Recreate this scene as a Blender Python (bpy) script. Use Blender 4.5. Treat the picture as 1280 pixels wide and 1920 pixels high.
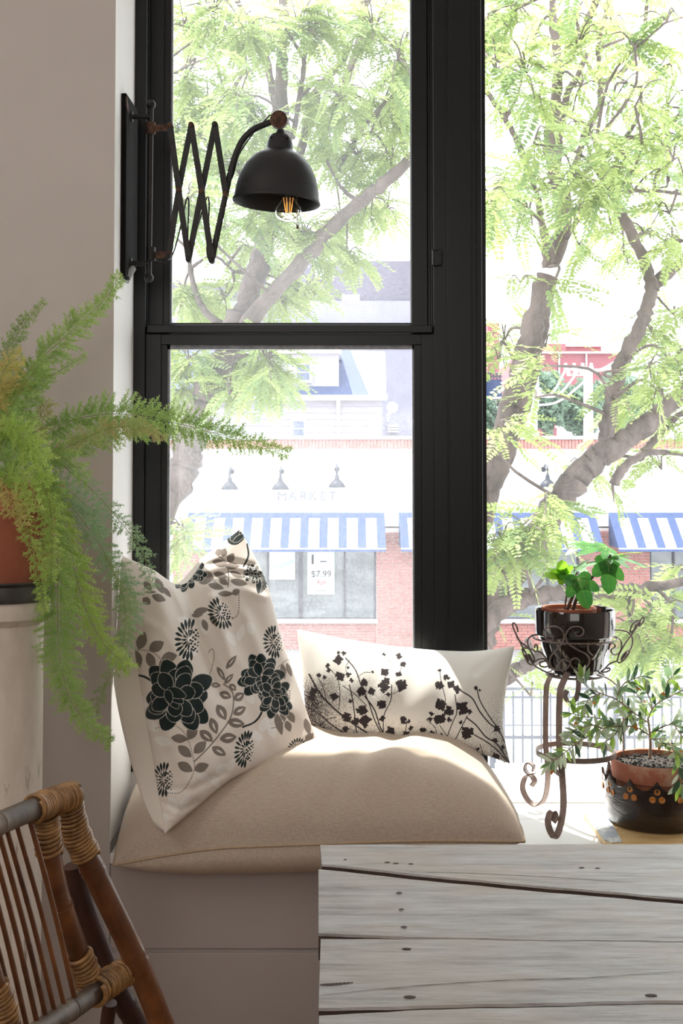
import bpy, bmesh, math, random
import numpy as np
from mathutils import Vector, Matrix

for o in list(bpy.data.objects):
    bpy.data.objects.remove(o)
SC = bpy.context.scene
COL = SC.collection
rnd = random.Random(7)
nr = np.random.RandomState(11)
R = math.radians

# ------------------------------------------------------------------ camera
F_PX, CY_H, TILT = 2300.0, 874.0, R(2.0)
CAM = np.array([0.0, -3.7, 1.62])
CY = CY_H - F_PX * math.tan(TILT)
cd = bpy.data.cameras.new('camera')
cd.sensor_fit = 'AUTO'
cd.sensor_width = 36.0
cd.lens = F_PX / 1920.0 * 36.0
cd.shift_y = -(960.0 - CY) / 1920.0
cd.clip_end = 300
cam = bpy.data.objects.new('camera', cd)
COL.objects.link(cam)
cam.location = CAM
cam.rotation_euler = (math.pi / 2 + TILT, 0, 0)
SC.camera = cam

# ------------------------------------------------------------------ sky, sun, exposure
SKY, SUN, EXPO = 4.6, 12.0, 0.0
w = bpy.data.worlds.new('sky')
SC.world = w
w.use_nodes = True
bg = w.node_tree.nodes['Background']
bg.inputs['Color'].default_value = (0.93, 0.97, 1.0, 1)
bg.inputs['Strength'].default_value = SKY
sl = bpy.data.lights.new('sun', 'SUN')
sl.energy = SUN
sl.angle = R(0.6)
sl.color = (1.0, 0.95, 0.86)
so = bpy.data.objects.new('sun', sl)
COL.objects.link(so)
so.rotation_euler = Vector((-0.22, 0.36, 0.93)).to_track_quat('Z', 'Y').to_euler()

def area(name, loc, target, sx, sy, energy, color):
    l = bpy.data.lights.new(name, 'AREA')
    l.shape = 'RECTANGLE'
    l.size, l.size_y, l.energy, l.color = sx, sy, energy, color
    o = bpy.data.objects.new(name, l)
    COL.objects.link(o)
    o.location = loc
    o.rotation_euler = (Vector(loc) - Vector(target)).to_track_quat('Z', 'Y').to_euler()
    return o
# added fill lights without windows, behind the camera and by the left wall
area('fill_rear', (-0.6, -6.3, 2.6), (-0.3, 0, 2.0), 3.0, 2.2, 50, (1.0, 0.97, 0.94))
area('fill_left', (-2.25, -1.9, 2.75), (0.6, -1.2, 2.2), 1.6, 1.3, 34, (1.0, 0.95, 0.9))

vs = SC.view_settings
vs.view_transform = 'Standard'
vs.look = 'None'
vs.gamma = 1.0
vs.use_curve_mapping = False
vs.exposure = EXPO
SC.cycles.use_denoising = True
SC.cycles.max_bounces = 10
SC.cycles.diffuse_bounces = 5
SC.cycles.transparent_max_bounces = 16
SC.cycles.sample_clamp_indirect = 6.0
SC.cycles.caustics_reflective = False
SC.cycles.caustics_refractive = False

# ------------------------------------------------------------------ helpers
_UP = np.array([0, -math.sin(TILT), math.cos(TILT)])
_FW = np.array([0, math.cos(TILT), math.sin(TILT)])
_RT = np.array([1.0, 0, 0])

def ray(px, py):
    px = np.asarray(px, float); py = np.asarray(py, float)
    return ((px - 640) / F_PX)[..., None] * _RT + ((CY - py) / F_PX)[..., None] * _UP + _FW

def P(px, py, Y):
    """the point of the line of sight through a photograph pixel that lies at depth y = Y"""
    d = ray(px, py)
    t = (np.asarray(Y, float) - CAM[1]) / d[..., 1]
    return CAM + d * t[..., None]

def PZ(px, py, z):
    d = ray(px, py)
    t = (z - CAM[2]) / d[..., 2]
    return CAM + d * t[..., None]

def S(Y):
    return (Y - CAM[1]) / F_PX

def XA(px, Y):
    return float((px - 640) * S(Y))

def ZA(py, Y, px=640):
    return float(P(px, py, Y)[2])

def catmull(pts, n):
    p = np.asarray(pts, float)
    k = len(p)
    if k == 2:
        t = np.linspace(0, 1, n)[:, None]
        return p[0] * (1 - t) + p[1] * t
    q = np.vstack([2 * p[0] - p[1], p, 2 * p[-1] - p[-2]])
    s = np.linspace(0, k - 1, n)
    i = np.minimum(s.astype(int), k - 2)
    t = (s - i)[:, None]
    a, b, c, d = q[i], q[i + 1], q[i + 2], q[i + 3]
    return 0.5 * (2 * b + (c - a) * t + (2 * a - 5 * b + 4 * c - d) * t ** 2 + (3 * b - a - 3 * c + d) * t ** 3)

def unit(v):
    v = np.asarray(v, float)
    n = np.linalg.norm(v, axis=-1, keepdims=True)
    return v / np.where(n == 0, 1, n)

class MB:
    """gathers shapes in world coordinates for ONE mesh object"""
    def __init__(s):
        s.v, s.f, s.mi, s.n = [], [], [], 0
    def add(s, verts, faces, mi=0):
        verts = np.asarray(verts, float).reshape(-1, 3)
        s.v.append(verts)
        for f in faces:
            s.f.append([int(i) + s.n for i in f])
            s.mi.append(mi)
        s.n += len(verts)
    def box(s, x0, x1, y0, y1, z0, z1, mi=0):
        v = [(x, y, z) for z in (z0, z1) for y in (y0, y1) for x in (x0, x1)]
        s.add(v, [(0, 2, 3, 1), (4, 5, 7, 6), (0, 1, 5, 4), (2, 6, 7, 3), (0, 4, 6, 2), (1, 3, 7, 5)], mi)
    def prism(s, poly, axis, a0, a1, mi=0):
        """poly: 2-D outline extruded along an axis"""
        n = len(poly)
        v = []
        for a in (a0, a1):
            for (p, q) in poly:
                v.append({'x': (a, p, q), 'y': (p, a, q), 'z': (p, q, a)}[axis])
        f = [tuple(range(n)), tuple(range(2 * n - 1, n - 1, -1))]
        f += [(i, i + n, (i + 1) % n + n, (i + 1) % n) for i in range(n)]
        s.add(v, f, mi)
    def sweep(s, pts, prof, up=None, closed=False, caps=True, mi=0):
        """prof: list (per point) or one array of 2-D profile points, swept along pts"""
        p = np.asarray(pts, float)
        n = len(p)
        tan = np.zeros_like(p)
        if closed:
            tan = np.roll(p, -1, 0) - np.roll(p, 1, 0)
        else:
            tan[1:-1] = p[2:] - p[:-2]
            tan[0], tan[-1] = p[1] - p[0], p[-1] - p[-2]
        tan = unit(tan)
        prof = np.asarray(prof, float)
        if prof.ndim == 2:
            prof = np.repeat(prof[None], n, 0)
        k = prof.shape[1]
        a = np.array(up, float) if up is not None else None
        if a is None:
            a = np.array([0, 0, 1.0]) if abs(tan[0][2]) < 0.9 else np.array([1.0, 0, 0])
        V = np.zeros((n, k, 3))
        cur = a - tan[0] * a.dot(tan[0])
        cur = unit(cur)
        for i in range(n):
            ref = a if up is not None else cur
            u = ref - tan[i] * ref.dot(tan[i])
            if np.linalg.norm(u) < 1e-6:
                u = cur
            u = unit(u)
            cur = u
            b = np.cross(tan[i], u)
            V[i] = p[i] + prof[i][:, :1] * u + prof[i][:, 1:] * b
        f = []
        for i in range(n if closed else n - 1):
            j = (i + 1) % n
            for q in range(k):
                r = (q + 1) % k
                f.append((i * k + q, i * k + r, j * k + r, j * k + q))
        if caps and not closed:
            f.append(tuple(range(k - 1, -1, -1)))
            f.append(tuple(range((n - 1) * k, n * k)))
        s.add(V.reshape(-1, 3), f, mi)
    def tube(s, pts, r, n=8, closed=False, mi=0):
        a = np.linspace(0, 2 * math.pi, n, endpoint=False)
        c = np.stack([np.cos(a), np.sin(a)], 1)
        r = np.asarray(r, float)
        if r.ndim == 0:
            prof = c * float(r)
        else:
            prof = c[None] * r[:, None, None]
        s.sweep(pts, prof, closed=closed, mi=mi)
    def strap(s, pts, w, t, wide, closed=False, mi=0):
        s.sweep(pts, [(-w / 2, -t / 2), (w / 2, -t / 2), (w / 2, t / 2), (-w / 2, t / 2)], up=wide, closed=closed, mi=mi)
    def lathe(s, prof, c, n=40, M=None, mi=0, fn=None):
        """prof: [(r, z)...] turned about z through c; M: 3x3 turn first"""
        v, f = [], []
        k = len(prof)
        for i in range(n):
            a = 2 * math.pi * i / n
            for (r, z) in prof:
                v.append((r * math.cos(a), r * math.sin(a), z))
        v = np.array(v)
        if fn is not None:
            v = fn(v)
        if M is not None:
            v = v @ np.asarray(M).T
        for i in range(n):
            j = (i + 1) % n
            for q in range(k - 1):
                f.append((i * k + q, j * k + q, j * k + q + 1, i * k + q + 1))
        s.add(v + np.asarray(c, float), f, mi)
    def ball(s, c, r, n=16, mi=0):
        m = max(6, n // 2)
        s.lathe([(r * math.sin(math.pi * i / m), -r * math.cos(math.pi * i / m)) for i in range(m + 1)], c, n, mi=mi)
    def build(s, name, mats, parent=None, smooth=None, bevel=0, hook=None):
        me = bpy.data.meshes.new(name)
        v = np.vstack(s.v) if s.v else np.zeros((0, 3))
        off = np.array(BASE.get(parent.name, (0, 0, 0))) if parent else np.zeros(3)
        me.from_pydata((v - off).tolist(), [], s.f)
        if not isinstance(mats, (list, tuple)):
            mats = [mats]
        for m in mats:
            me.materials.append(m)
        if any(s.mi):
            me.polygons.foreach_set('material_index', s.mi)
        if smooth is not None:
            me.polygons.foreach_set('use_smooth', [True] * len(me.polygons))
            if smooth < 180:
                try:
                    me.set_sharp_from_angle(angle=R(smooth))
                except Exception:
                    pass
        me.update()
        o = bpy.data.objects.new(name, me)
        COL.objects.link(o)
        if parent:
            o.parent = parent
            BASE[o.name] = tuple(off)
        else:
            BASE[o.name] = (0, 0, 0)
        if bevel:
            b = o.modifiers.new('bevel', 'BEVEL')
            b.width = bevel
            b.segments = 2
            b.limit_method = 'ANGLE'
        return o

BASE = {}
def thing(name, label=None, cat=None, loc=(0, 0, 0), group=None, kind=None):
    o = bpy.data.objects.new(name, None)
    o.empty_display_size = 0.05
    COL.objects.link(o)
    o.location = [float(x) for x in loc]
    BASE[o.name] = tuple(float(x) for x in loc)
    return tag(o, label, cat, group, kind)

def tag(o, label=None, cat=None, group=None, kind=None):
    if label: o['label'] = label
    if cat: o['category'] = cat
    if group: o['group'] = group
    if kind: o['kind'] = kind
    return o

def inst(mesh, name, parent, M):
    """an object sharing mesh data, placed by a world matrix under a thing or part"""
    o = bpy.data.objects.new(name, mesh)
    COL.objects.link(o)
    if parent:
        o.parent = parent
        off = Vector(BASE.get(parent.name, (0, 0, 0)))
        M = Matrix.Translation(-off) @ M
    o.matrix_local = M
    return o

def frame_M(origin, x, up, scale=1.0):
    x = unit(x)
    up = np.asarray(up, float)
    z = up - x * up.dot(x)
    z = unit(z) if np.linalg.norm(z) > 1e-5 else unit(np.cross(x, [0.3, 1, 0.2]))
    y = np.cross(z, x)
    sc = np.ones(3) * scale
    return Matrix(((x[0] * sc[0], y[0] * sc[1], z[0] * sc[2], origin[0]),
                   (x[1] * sc[0], y[1] * sc[1], z[1] * sc[2], origin[1]),
                   (x[2] * sc[0], y[2] * sc[1], z[2] * sc[2], origin[2]), (0, 0, 0, 1)))

# ------------------------------------------------------------------ materials
def lin(c):
    return tuple(((x / 255.0) / 12.92 if x / 255.0 <= 0.04045 else ((x / 255.0 + 0.055) / 1.055) ** 2.4) for x in c)

class Nt:
    def __init__(s, name):
        s.m = bpy.data.materials.new(name)
        s.m.use_nodes = True
        s.t = s.m.node_tree
        s.t.nodes.clear()
        s.out = s.t.nodes.new('ShaderNodeOutputMaterial')
    def n(s, typ, **kw):
        nd = s.t.nodes.new(typ)
        for k, v in kw.items():
            setattr(nd, k, v)
        return nd
    def l(s, a, b):
        s.t.links.new(a, b)
    def coord(s, scale=(1, 1, 1), kind='Object', rot=(0, 0, 0)):
        if kind == 'Position':
            src = s.n('ShaderNodeNewGeometry').outputs['Position']
        else:
            src = s.n('ShaderNodeTexCoord').outputs[kind]
        mp = s.n('ShaderNodeMapping')
        mp.inputs['Scale'].default_value = scale
        mp.inputs['Rotation'].default_value = rot
        s.l(src, mp.inputs['Vector'])
        return mp.outputs['Vector']
    def noise(s, vec, scale, detail=4, rough=0.6):
        nd = s.n('ShaderNodeTexNoise')
        nd.inputs['Scale'].default_value = scale
        nd.inputs['Detail'].default_value = detail
        nd.inputs['Roughness'].default_value = rough
        s.l(vec, nd.inputs['Vector'])
        return nd.outputs['Fac']
    def ramp(s, fac, stops):
        nd = s.n('ShaderNodeValToRGB')
        el = nd.color_ramp.elements
        while len(el) < len(stops):
            el.new(0.5)
        for e, (p, c) in zip(el, stops):
            e.position = p
            e.color = (*c, 1)
        s.l(fac, nd.inputs['Fac'])
        return nd.outputs['Color']
    def mix(s, fac, a, b, mode='MIX'):
        nd = s.n('ShaderNodeMix', data_type='RGBA', blend_type=mode)
        for sock, val in ((nd.inputs[0], fac), (nd.inputs[6], a), (nd.inputs[7], b)):
            if hasattr(val, 'links'):
                s.l(val, sock)
            elif isinstance(val, (int, float)):
                sock.default_value = val
            else:
                sock.default_value = (*val, 1)
        return nd.outputs[2]
    def math(s, op, a, b=0.5):
        nd = s.n('ShaderNodeMath', operation=op)
        for sock, val in ((nd.inputs[0], a), (nd.inputs[1], b)):
            if hasattr(val, 'links'):
                s.l(val, sock)
            else:
                sock.default_value = val
        return nd.outputs[0]
    def bump(s, h, strength=0.3, dist=0.01):
        nd = s.n('ShaderNodeBump')
        nd.inputs['Strength'].default_value = strength
        nd.inputs['Distance'].default_value = dist
        s.l(h, nd.inputs['Height'])
        return nd.outputs['Normal']
    def prin(s, color, rough=0.5, metal=0.0, spec=0.5, normal=None, sheen=0, coat=0):
        b = s.n('ShaderNodeBsdfPrincipled')
        for key, val in (('Base Color', color), ('Roughness', rough)):
            if hasattr(val, 'links'):
                s.l(val, b.inputs[key])
            elif key == 'Base Color':
                b.inputs[key].default_value = (*val, 1)
            else:
                b.inputs[key].default_value = val
        b.inputs['Metallic'].default_value = metal
        b.inputs['Specular IOR Level'].default_value = spec
        b.inputs['Sheen Weight'].default_value = sheen
        b.inputs['Coat Weight'].default_value = coat
        if normal is not None:
            s.l(normal, b.inputs['Normal'])
        return b.outputs[0]
    def done(s, shader):
        s.l(shader, s.out.inputs['Surface'])
        return s.m

def mat(name, c, c2=None, rough=0.6, metal=0.0, spec=0.5, scale=8.0, stretch=(1, 1, 1), bump=0.0, bdist=0.004, lo=0.35, hi=0.65, sheen=0, detail=5, coat=0, kind='Object'):
    t = Nt(name)
    v = t.coord(stretch, kind)
    f = t.noise(v, scale, detail)
    col = t.ramp(f, [(lo, lin(c)), (hi, lin(c2 or c))])
    nm = t.bump(f, bump, bdist) if bump else None
    return t.done(t.prin(col, rough, metal, spec, nm, sheen, coat))

def leafmat(name, c, c2, trans=0.5, scale=6.0, rough=0.5, spec=0.25, tc=None, kind='Position'):
    t = Nt(name)
    f = t.noise(t.coord((1, 1, 1), kind), scale, 3)
    col = t.ramp(f, [(0.35, lin(c)), (0.65, lin(c2))])
    tcol = t.mix(1.0, col, tc, 'MULTIPLY') if tc else col
    p = t.prin(col, rough, 0, spec)
    tr = t.n('ShaderNodeBsdfTranslucent')
    t.l(tcol, tr.inputs['Color'])
    mx = t.n('ShaderNodeMixShader')
    mx.inputs[0].default_value = trans
    t.l(p, mx.inputs[1]); t.l(tr.outputs[0], mx.inputs[2])
    return t.done(mx.outputs[0])

def glassmat(name, tint, dust, dcol=(0.9, 0.93, 1.0), gloss=0.05, scale=60, streak=(1, 1, 1)):
    t = Nt(name)
    tp = t.n('ShaderNodeBsdfTransparent'); tp.inputs[0].default_value = (*tint, 1)
    gl = t.n('ShaderNodeBsdfGlossy'); gl.inputs['Roughness'].default_value = 0.02
    fr = t.n('ShaderNodeFresnel'); fr.inputs[0].default_value = 1.45
    fm = t.math('MULTIPLY', fr.outputs[0], 0.6 if gloss else 0.0)
    m1 = t.n('ShaderNodeMixShader'); t.l(fm, m1.inputs[0]); t.l(tp.outputs[0], m1.inputs[1]); t.l(gl.outputs[0], m1.inputs[2])
    if not dust:
        return t.done(m1.outputs[0])
    tr = t.n('ShaderNodeBsdfTranslucent'); tr.inputs[0].default_value = (*dcol, 1)
    v = t.coord(streak)
    f = t.noise(v, scale, 6, 0.75)
    g = t.noise(t.coord((1, 1, 1)), 2.2, 2, 0.5)
    f2 = t.math('MULTIPLY', t.math('POWER', f, 2.5), 3.2)
    f3 = t.math('MULTIPLY', t.math('MULTIPLY', f2, t.math('ADD', g, 0.35)), dust)
    m2 = t.n('ShaderNodeMixShader'); t.l(f3, m2.inputs[0]); t.l(m1.outputs[0], m2.inputs[1]); t.l(tr.outputs[0], m2.inputs[2])
    return t.done(m2.outputs[0])

M = {}
M['paint'] = mat('wall_paint', (194, 185, 179), (190, 181, 175), 0.7, scale=3, bump=0.03)
M['bench'] = mat('bench_paint', (186, 177, 173), (182, 173, 169), 0.55, scale=5, bump=0.02)
M['white'] = mat('white_trim_paint', (240, 238, 236), (236, 234, 232), 0.55, scale=5, bump=0.02)
M['ceiling'] = mat('ceiling_paint', (240, 238, 234), rough=0.8)
M['floor'] = mat('floor_boards', (120, 92, 70), (150, 118, 90), 0.45, stretch=(1, 12, 1), scale=3)
M['black'] = mat('black_window_paint', (13, 14, 16), (16, 17, 19), 0.36, spec=0.35, scale=30, bump=0.02, bdist=0.001)
M['bead'] = mat('grey_bead', (150, 152, 158), (120, 122, 128), 0.4, scale=60)
M['pane_screen'] = glassmat('dusty_pane', (0.97, 0.98, 0.98), 0.21, scale=420, streak=(1, 1, 0.5))
M['pane'] = glassmat('pane_glass', (0.98, 0.99, 0.99), 0.05, scale=160)
M['bulb'] = glassmat('bulb_glass', (0.97, 0.93, 0.82), 0.0)
M['iron'] = mat('blackened_iron', (22, 21, 21), (38, 35, 33), 0.55, 0.1, scale=26, bump=0.15, bdist=0.001)
M['rust'] = mat('rusted_iron', (60, 45, 38), (110, 78, 62), 0.7, 0.4, scale=70, bump=0.3, bdist=0.001)
# ================================================================== ROOM SHELL
FZ = -0.10          # floor
BZ = 0.467          # bench top
XL, XR, YB, ZC = -2.3, 2.5, -6.5, 3.75
RX = XA(211, 0.0)   # left reveal plane
m = MB(); m.box(XL - .15, XR + .15, YB - .15, 0.6, FZ - .1, FZ)
tag(m.build('floor', M['floor']), kind='structure')
m = MB(); m.box(XL - .15, XR + .15, YB - .15, 0.6, ZC, ZC + .12)
tag(m.build('ceiling', M['ceiling']), kind='structure')
m = MB()
m.box(XL - .15, RX, 0, 0.6, FZ, ZC)
m.box(2.1, XR + .15, 0, 0.6, FZ, ZC)
m.box(RX, 2.1, 0.0, 0.6, 3.42, ZC)
tag(m.build('wall_front', M['paint']), kind='structure')
m = MB(); m.box(XL - .15, XL, YB, 0, FZ, ZC); tag(m.build('wall_left', M['paint']), kind='structure')
m = MB(); m.box(XR, XR + .15, YB, 0, FZ, ZC); tag(m.build('wall_right', M['paint']), kind='structure')
m = MB(); m.box(XL - .15, XR + .15, YB - .15, YB, FZ, ZC); tag(m.build('wall_rear', M['paint']), kind='structure')
# low wall under the glass, with its sill board
SLZ = 0.470
m = MB(); m.box(RX, 0.46, 0.36, 0.6, FZ, 0.62); m.box(0.46, 2.1, 0.50, 0.62, FZ, SLZ)
tag(m.build('trim_1', M['white']), kind='structure')
m = MB(); m.box(RX - .02, RX + .0015, .0008, .352, FZ + .6, 3.42)
tag(m.build('trim_4', M['white']), kind='structure')
m = MB(); m.box(RX - .3, 2.6, 0.60, 1.09, 3.62, 3.74)  # unseen overhang added outside to cut the sun falling on the bench
tag(m.build('shading_overhang', M['paint']), kind='structure')

# ---- bench: top board, two front boards with a recessed joint
bench = thing('window_bench', 'white painted built-in window bench under the big beige cushion', 'bench', (0.6, 0.2, FZ))
m = MB(); m.box(RX + .001, 2.098, 0.005, 0.355, FZ + .02, BZ - .03); m.box(0.47, 2.098, 0.355, 0.498, FZ + .02, BZ - .03)
m.build('carcass', M['bench'], bench)
m = MB(); m.box(RX + .001, 2.098, -0.006, 0.355, BZ - .03, BZ); m.box(0.47, 2.098, 0.355, 0.498, BZ - .03, BZ)
m.build('bench_top', M['white'], bench, bevel=0.003)
gz = ZA(1783, 0)
for (za, zb) in ((gz + .0085, BZ - .034), (FZ + .004, gz - .0045)):
    m = MB(); m.box(RX + .003, 2.096, -0.004, 0.012, za, zb)
    m.build('front_board', M['bench'], bench, bevel=0.002)

# ---- window_1: double-hung sash window
win1 = thing('window_1', 'black double hung sash window with two tall panes', None, (-.1, .42, .65), kind='structure')
def bx(m, x0, x1, Y0, Y1, z0, z1, Yx=None):
    m.box(XA(x0, Yx or Y0), XA(x1, Yx or Y0), Y0, Y1, z0, z1)
ZT, ZB = 3.42, 0.62
m = MB()
bx(m, 247, 271, .350, .56, ZB, ZT); bx(m, 271, 276, .385, .56, ZB, ZT)
m.build('left_jamb', M['black'], win1, bevel=.002)
m = MB()
bx(m, 802, 808, .42, .56, ZB, ZT); bx(m, 808, 814, .40, .56, ZB, ZT); bx(m, 813, 842, .352, .58, ZB, ZT)
m.build('right_jamb', M['black'], win1, bevel=.002)
# upper sash (outer track) and lower sash (inner track)
zr0, zr1 = ZA(646, .372), ZA(609, .345)
up = MB()
bx(up, 276, 304, .410, .455, zr0, ZT); bx(up, 304, 317, .420, .450, zr0, ZT)
bx(up, 772, 802, .410, .455, zr0, ZT)
bx(up, 304, 790, .412, .455, ZA(628, .41), ZA(605, .41))
upo = up.build('upper_sash', M['black'], win1, bevel=.0015)
lo = MB()
bx(lo, 272, 301, .362, .402, ZB, ZA(626, .36)); bx(lo, 301, 313, .372, .40, ZB, ZA(646, .37))
bx(lo, 790, 819, .362, .402, ZB, ZA(626, .36)); bx(lo, 776, 790, .372, .40, ZB, ZA(646, .37))
bx(lo, 301, 790, .3625, .402, ZA(646, .36), ZA(626.3, .36))
bx(lo, 301, 790, .368, .40, ZB, ZB + .07)
loo = lo.build('lower_sash', M['black'], win1, bevel=.0015)
m = MB(); bx(m, 274, 811, .338, .41, ZA(624, .34), ZA(609, .34)); m.build('meeting_rail', M['black'], win1, bevel=.003)
m = MB()
bx(m, 317, 320.5, .425, .445, ZA(604, .43), ZT); bx(m, 770, 772, .425, .445, ZA(604, .43), ZT)
m.build('glazing_bead', M['bead'], upo)
m = MB()
bx(m, 313, 318, .378, .398, ZB, ZA(646, .38)); bx(m, 773, 776, .378, .398, ZB, ZA(646, .38))
bx(m, 313, 776, .378, .398, ZA(655, .38), ZA(646, .38))
m.build('glazing_bead', M['bead'], loo)
def pane(mt, x0, x1, Y, z0, z1, parent, name='pane'):
    m = MB()
    a, b = XA(x0, Y), XA(x1, Y)
    m.add([(a, Y, z0), (b, Y, z0), (b, Y, z1), (a, Y, z1)], [(0, 1, 2, 3)])
    return m.build(name, mt, parent)
pane(M['pane_screen'], 317, 772, .436, zr0, ZT, upo)
pane(M['pane_screen'], 314, 776, .388, ZB + .02, ZA(650, .388), loo)
# catch on the jamb
ct = MB(); bx(ct, 811, 830, .340, .353, ZA(498, .345), ZA(467, .345))
cto = ct.build('sash_catch', M['black'], win1, bevel=.003)
ct = MB()
bx(ct, 812, 815, .332, .342, ZA(498, .335), ZA(467, .335)); bx(ct, 812, 822, .332, .342, ZA(469.5, .335), ZA(467, .335)); bx(ct, 812, 822, .332, .342, ZA(498, .335), ZA(496, .335))
for y in (477, 491):
    c = P(825, y, .339); ct.lathe([(0, -.004), (.004, -.004), (.0035, .002), (0, .003)], c, 12, M=[[1, 0, 0], [0, 0, 1], [0, -1, 0]])
ct.build('catch_latch', M['black'], cto, bevel=.0008)
# ---- mullion between the windows
mul = MB()
bx(mul, 842, 885, .335, .58, ZB - .2, ZT); bx(mul, 885, 895, .347, .585, ZB - .2, ZT, .335); bx(mul, 895, 906, .357, .59, ZB - .2, ZT, .335)
bx(mul, 839, 842.5, .344, .58, ZB, ZT)
tag(mul.build('trim_3', M['black'], bevel=.0018), kind='structure')
# ---- window_2: large fixed pane on the right
win2 = thing('window_2', 'large fixed window pane right of the black mullion', None, (1.2, .54, .65), kind='structure')
m = MB()
m.box(.47, .50, .53, .57, SLZ, ZT); m.box(2.04, 2.1, .50, .58, SLZ, ZT); m.box(.47, 2.1, .50, .58, ZT - .06, ZT)
m.build('window_frame', M['black'], win2)
m = MB(); m.box(.47, 2.04, .53, .57, SLZ, SLZ + .012); m.build('bottom_rail', M['white'], win2)
m = MB(); m.add([(.48, .55, SLZ), (2.05, .55, SLZ), (2.05, .55, ZT), (.48, .55, ZT)], [(0, 1, 2, 3)])
m.build('pane', M['pane'], win2)
# ================================================================== OUTSIDE
GZ = -2.2
M['ground'] = mat('pale_pavement', (150, 150, 152), (172, 170, 168), 0.85, scale=1.5)
M['road'] = mat('road_surface', (112, 116, 124), (126, 130, 138), 0.85, scale=2)
M['plaster'] = mat('white_plaster', (244, 244, 242), (236, 236, 236), 0.8, scale=1)
M['stone'] = mat('coping_stone', (196, 196, 200), (176, 178, 184), 0.8, scale=4)
M['brick'] = mat('red_brick', (182, 124, 116), (162, 106, 99), 0.85, scale=9, kind='Position')
M['mortar'] = mat('mortar', (214, 204, 198), rough=0.9)
M['awn_blue'] = mat('blue_awning_cloth', (72, 88, 128), (66, 82, 122), 0.8, scale=30)
M['awn_white'] = mat('white_awning_cloth', (246, 247, 250), (238, 240, 244), 0.8, scale=30)
M['darkframe'] = mat('shop_frame', (72, 70, 80), (64, 62, 72), 0.5)
M['shopglass'] = mat('shop_glass', (84, 90, 94), (124, 130, 132), 0.08, scale=1.4, spec=0.8, stretch=(1, 1, 3))
M['siding'] = mat('white_siding', (150, 147, 158), (144, 141, 152), 0.8, scale=2)
M['darkblue'] = mat('dark_blue', (48, 64, 104), (42, 56, 94), 0.8, scale=5)
M['shingle'] = mat('grey_shingle', (140, 140, 148), (120, 120, 130), 0.85, scale=14, stretch=(1, 1, 4))
M['greybrick'] = mat('grey_brickwork', (86, 82, 96), (112, 108, 120), 0.9, scale=6, stretch=(1, 1, 3))
M['lightband'] = mat('grey_render', (134, 132, 148), (126, 124, 140), 0.85, scale=2)
M['redwall'] = mat('red_building', (152, 92, 98), (140, 84, 92), 0.85, scale=.6)
M['whitemetal'] = mat('white_metal', (224, 226, 230), (214, 216, 220), 0.5)
M['winblue'] = mat('far_window_glass', (70, 80, 108), (90, 100, 124), 0.2)

m = MB(); m.box(-60, 60, 1.4, 120, GZ - .2, GZ); tag(m.build('ground', M['ground']), kind='structure')
m = MB(); m.box(-60, 60, 14.5, 19.8, GZ, GZ + .02); tag(m.build('road', M['road']), kind='structure')

# ---- market building across the street
FY = 22.0
def fx(px): return XA(px, FY)
def fz(py): return ZA(py, FY)
mk = thing('market_building', 'white and brick market building with striped awnings across the street', 'building', (2, FY, GZ))
m = MB(); m.box(fx(-500), fx(2100), FY, FY + 7, fz(960) - .3, fz(842)); m.box(fx(-500), fx(2100), FY + .3, FY + 7, GZ, fz(842))
m.build('wall', M['plaster'], mk)
m = MB(); m.box(fx(-500), fx(2100), FY + .02, FY + 7, fz(842), fz(824)); band = m.build('parapet', M['mortar'], mk)
# soldier course: bricks on end
bw = 6.4 * S(FY)
bm_ = MB(); bm_.box(-bw * .42, bw * .42, -.02, .03, 0, fz(824.6) - fz(841))
sb = bm_.build('soldier_brick', M['brick'], None); sbm = sb.data; bpy.data.objects.remove(sb)
xs = [fx(300) + i * bw for i in range(int((fx(1400) - fx(300)) / bw))]
vis = [x for x in xs if x < fx(784) or x > fx(896)]
for x in vis[:290]:
    inst(sbm, 'brick', band, Matrix.Translation((x, FY, fz(841))))
m = MB()
for i in range(19):
    m.box(fx(-500) + i * 1.55, fx(-500) + i * 1.55 + 1.53, FY - .08, FY + .5, fz(824), fz(817.5))
m.build('coping', M['stone'], mk)
# brick piers between the bays
PITCH = 380
rng = random.Random(3)
def pier(px0, zt_py, rows, ncol=7):
    x0, x1 = fx(px0), fx(px0 + 131)
    mm = MB(); mm.box(x0, x1, FY + .015, FY + .32, GZ, fz(990)); po = mm.build('brick_pier', M['mortar'], mk)
    bl = (x1 - x0) / (ncol - .5 if ncol > 1 else 1)
    bh = 5.6 * S(FY)
    b = MB(); b.box(.006, bl - .008, -.012, .03, .006, bh - .008); t0 = b.build('t', M['brick'], None); full = t0.data; bpy.data.objects.remove(t0)
    b = MB(); b.box(.006, bl / 2 - .008, -.012, .03, .006, bh - .008); t0 = b.build('t', M['brick'], None); half = t0.data; bpy.data.objects.remove(t0)
    rest = MB()
    zt = fz(zt_py)
    k = 0
    while True:
        z = zt - (k + 1) * bh
        if z < GZ + .02:
            break
        for c in range(ncol):
            x = x0 + c * bl - (bl / 2 if k % 2 and c else 0)
            hf = (k % 2 and c == 0) or (not k % 2 and c == ncol - 1)
            if k < rows:
                inst(half if hf else full, 'brick', po, Matrix.Translation((x, FY + rng.uniform(-.005, .004), z)))
            else:
                w_ = bl / 2 if hf else bl
                rest.box(x + .006, x + w_ - .008, FY - .012, FY + .03, z + .006, z + bh - .008)
        k += 1
    if rest.v:
        tag(rest.build('brickwork', M['brick'], po), kind='stuff')
pier(1085, 995, 27)
pier(705, 998, 36)
pier(325, 998, 12)
pier(1465, 998, 3)
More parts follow.
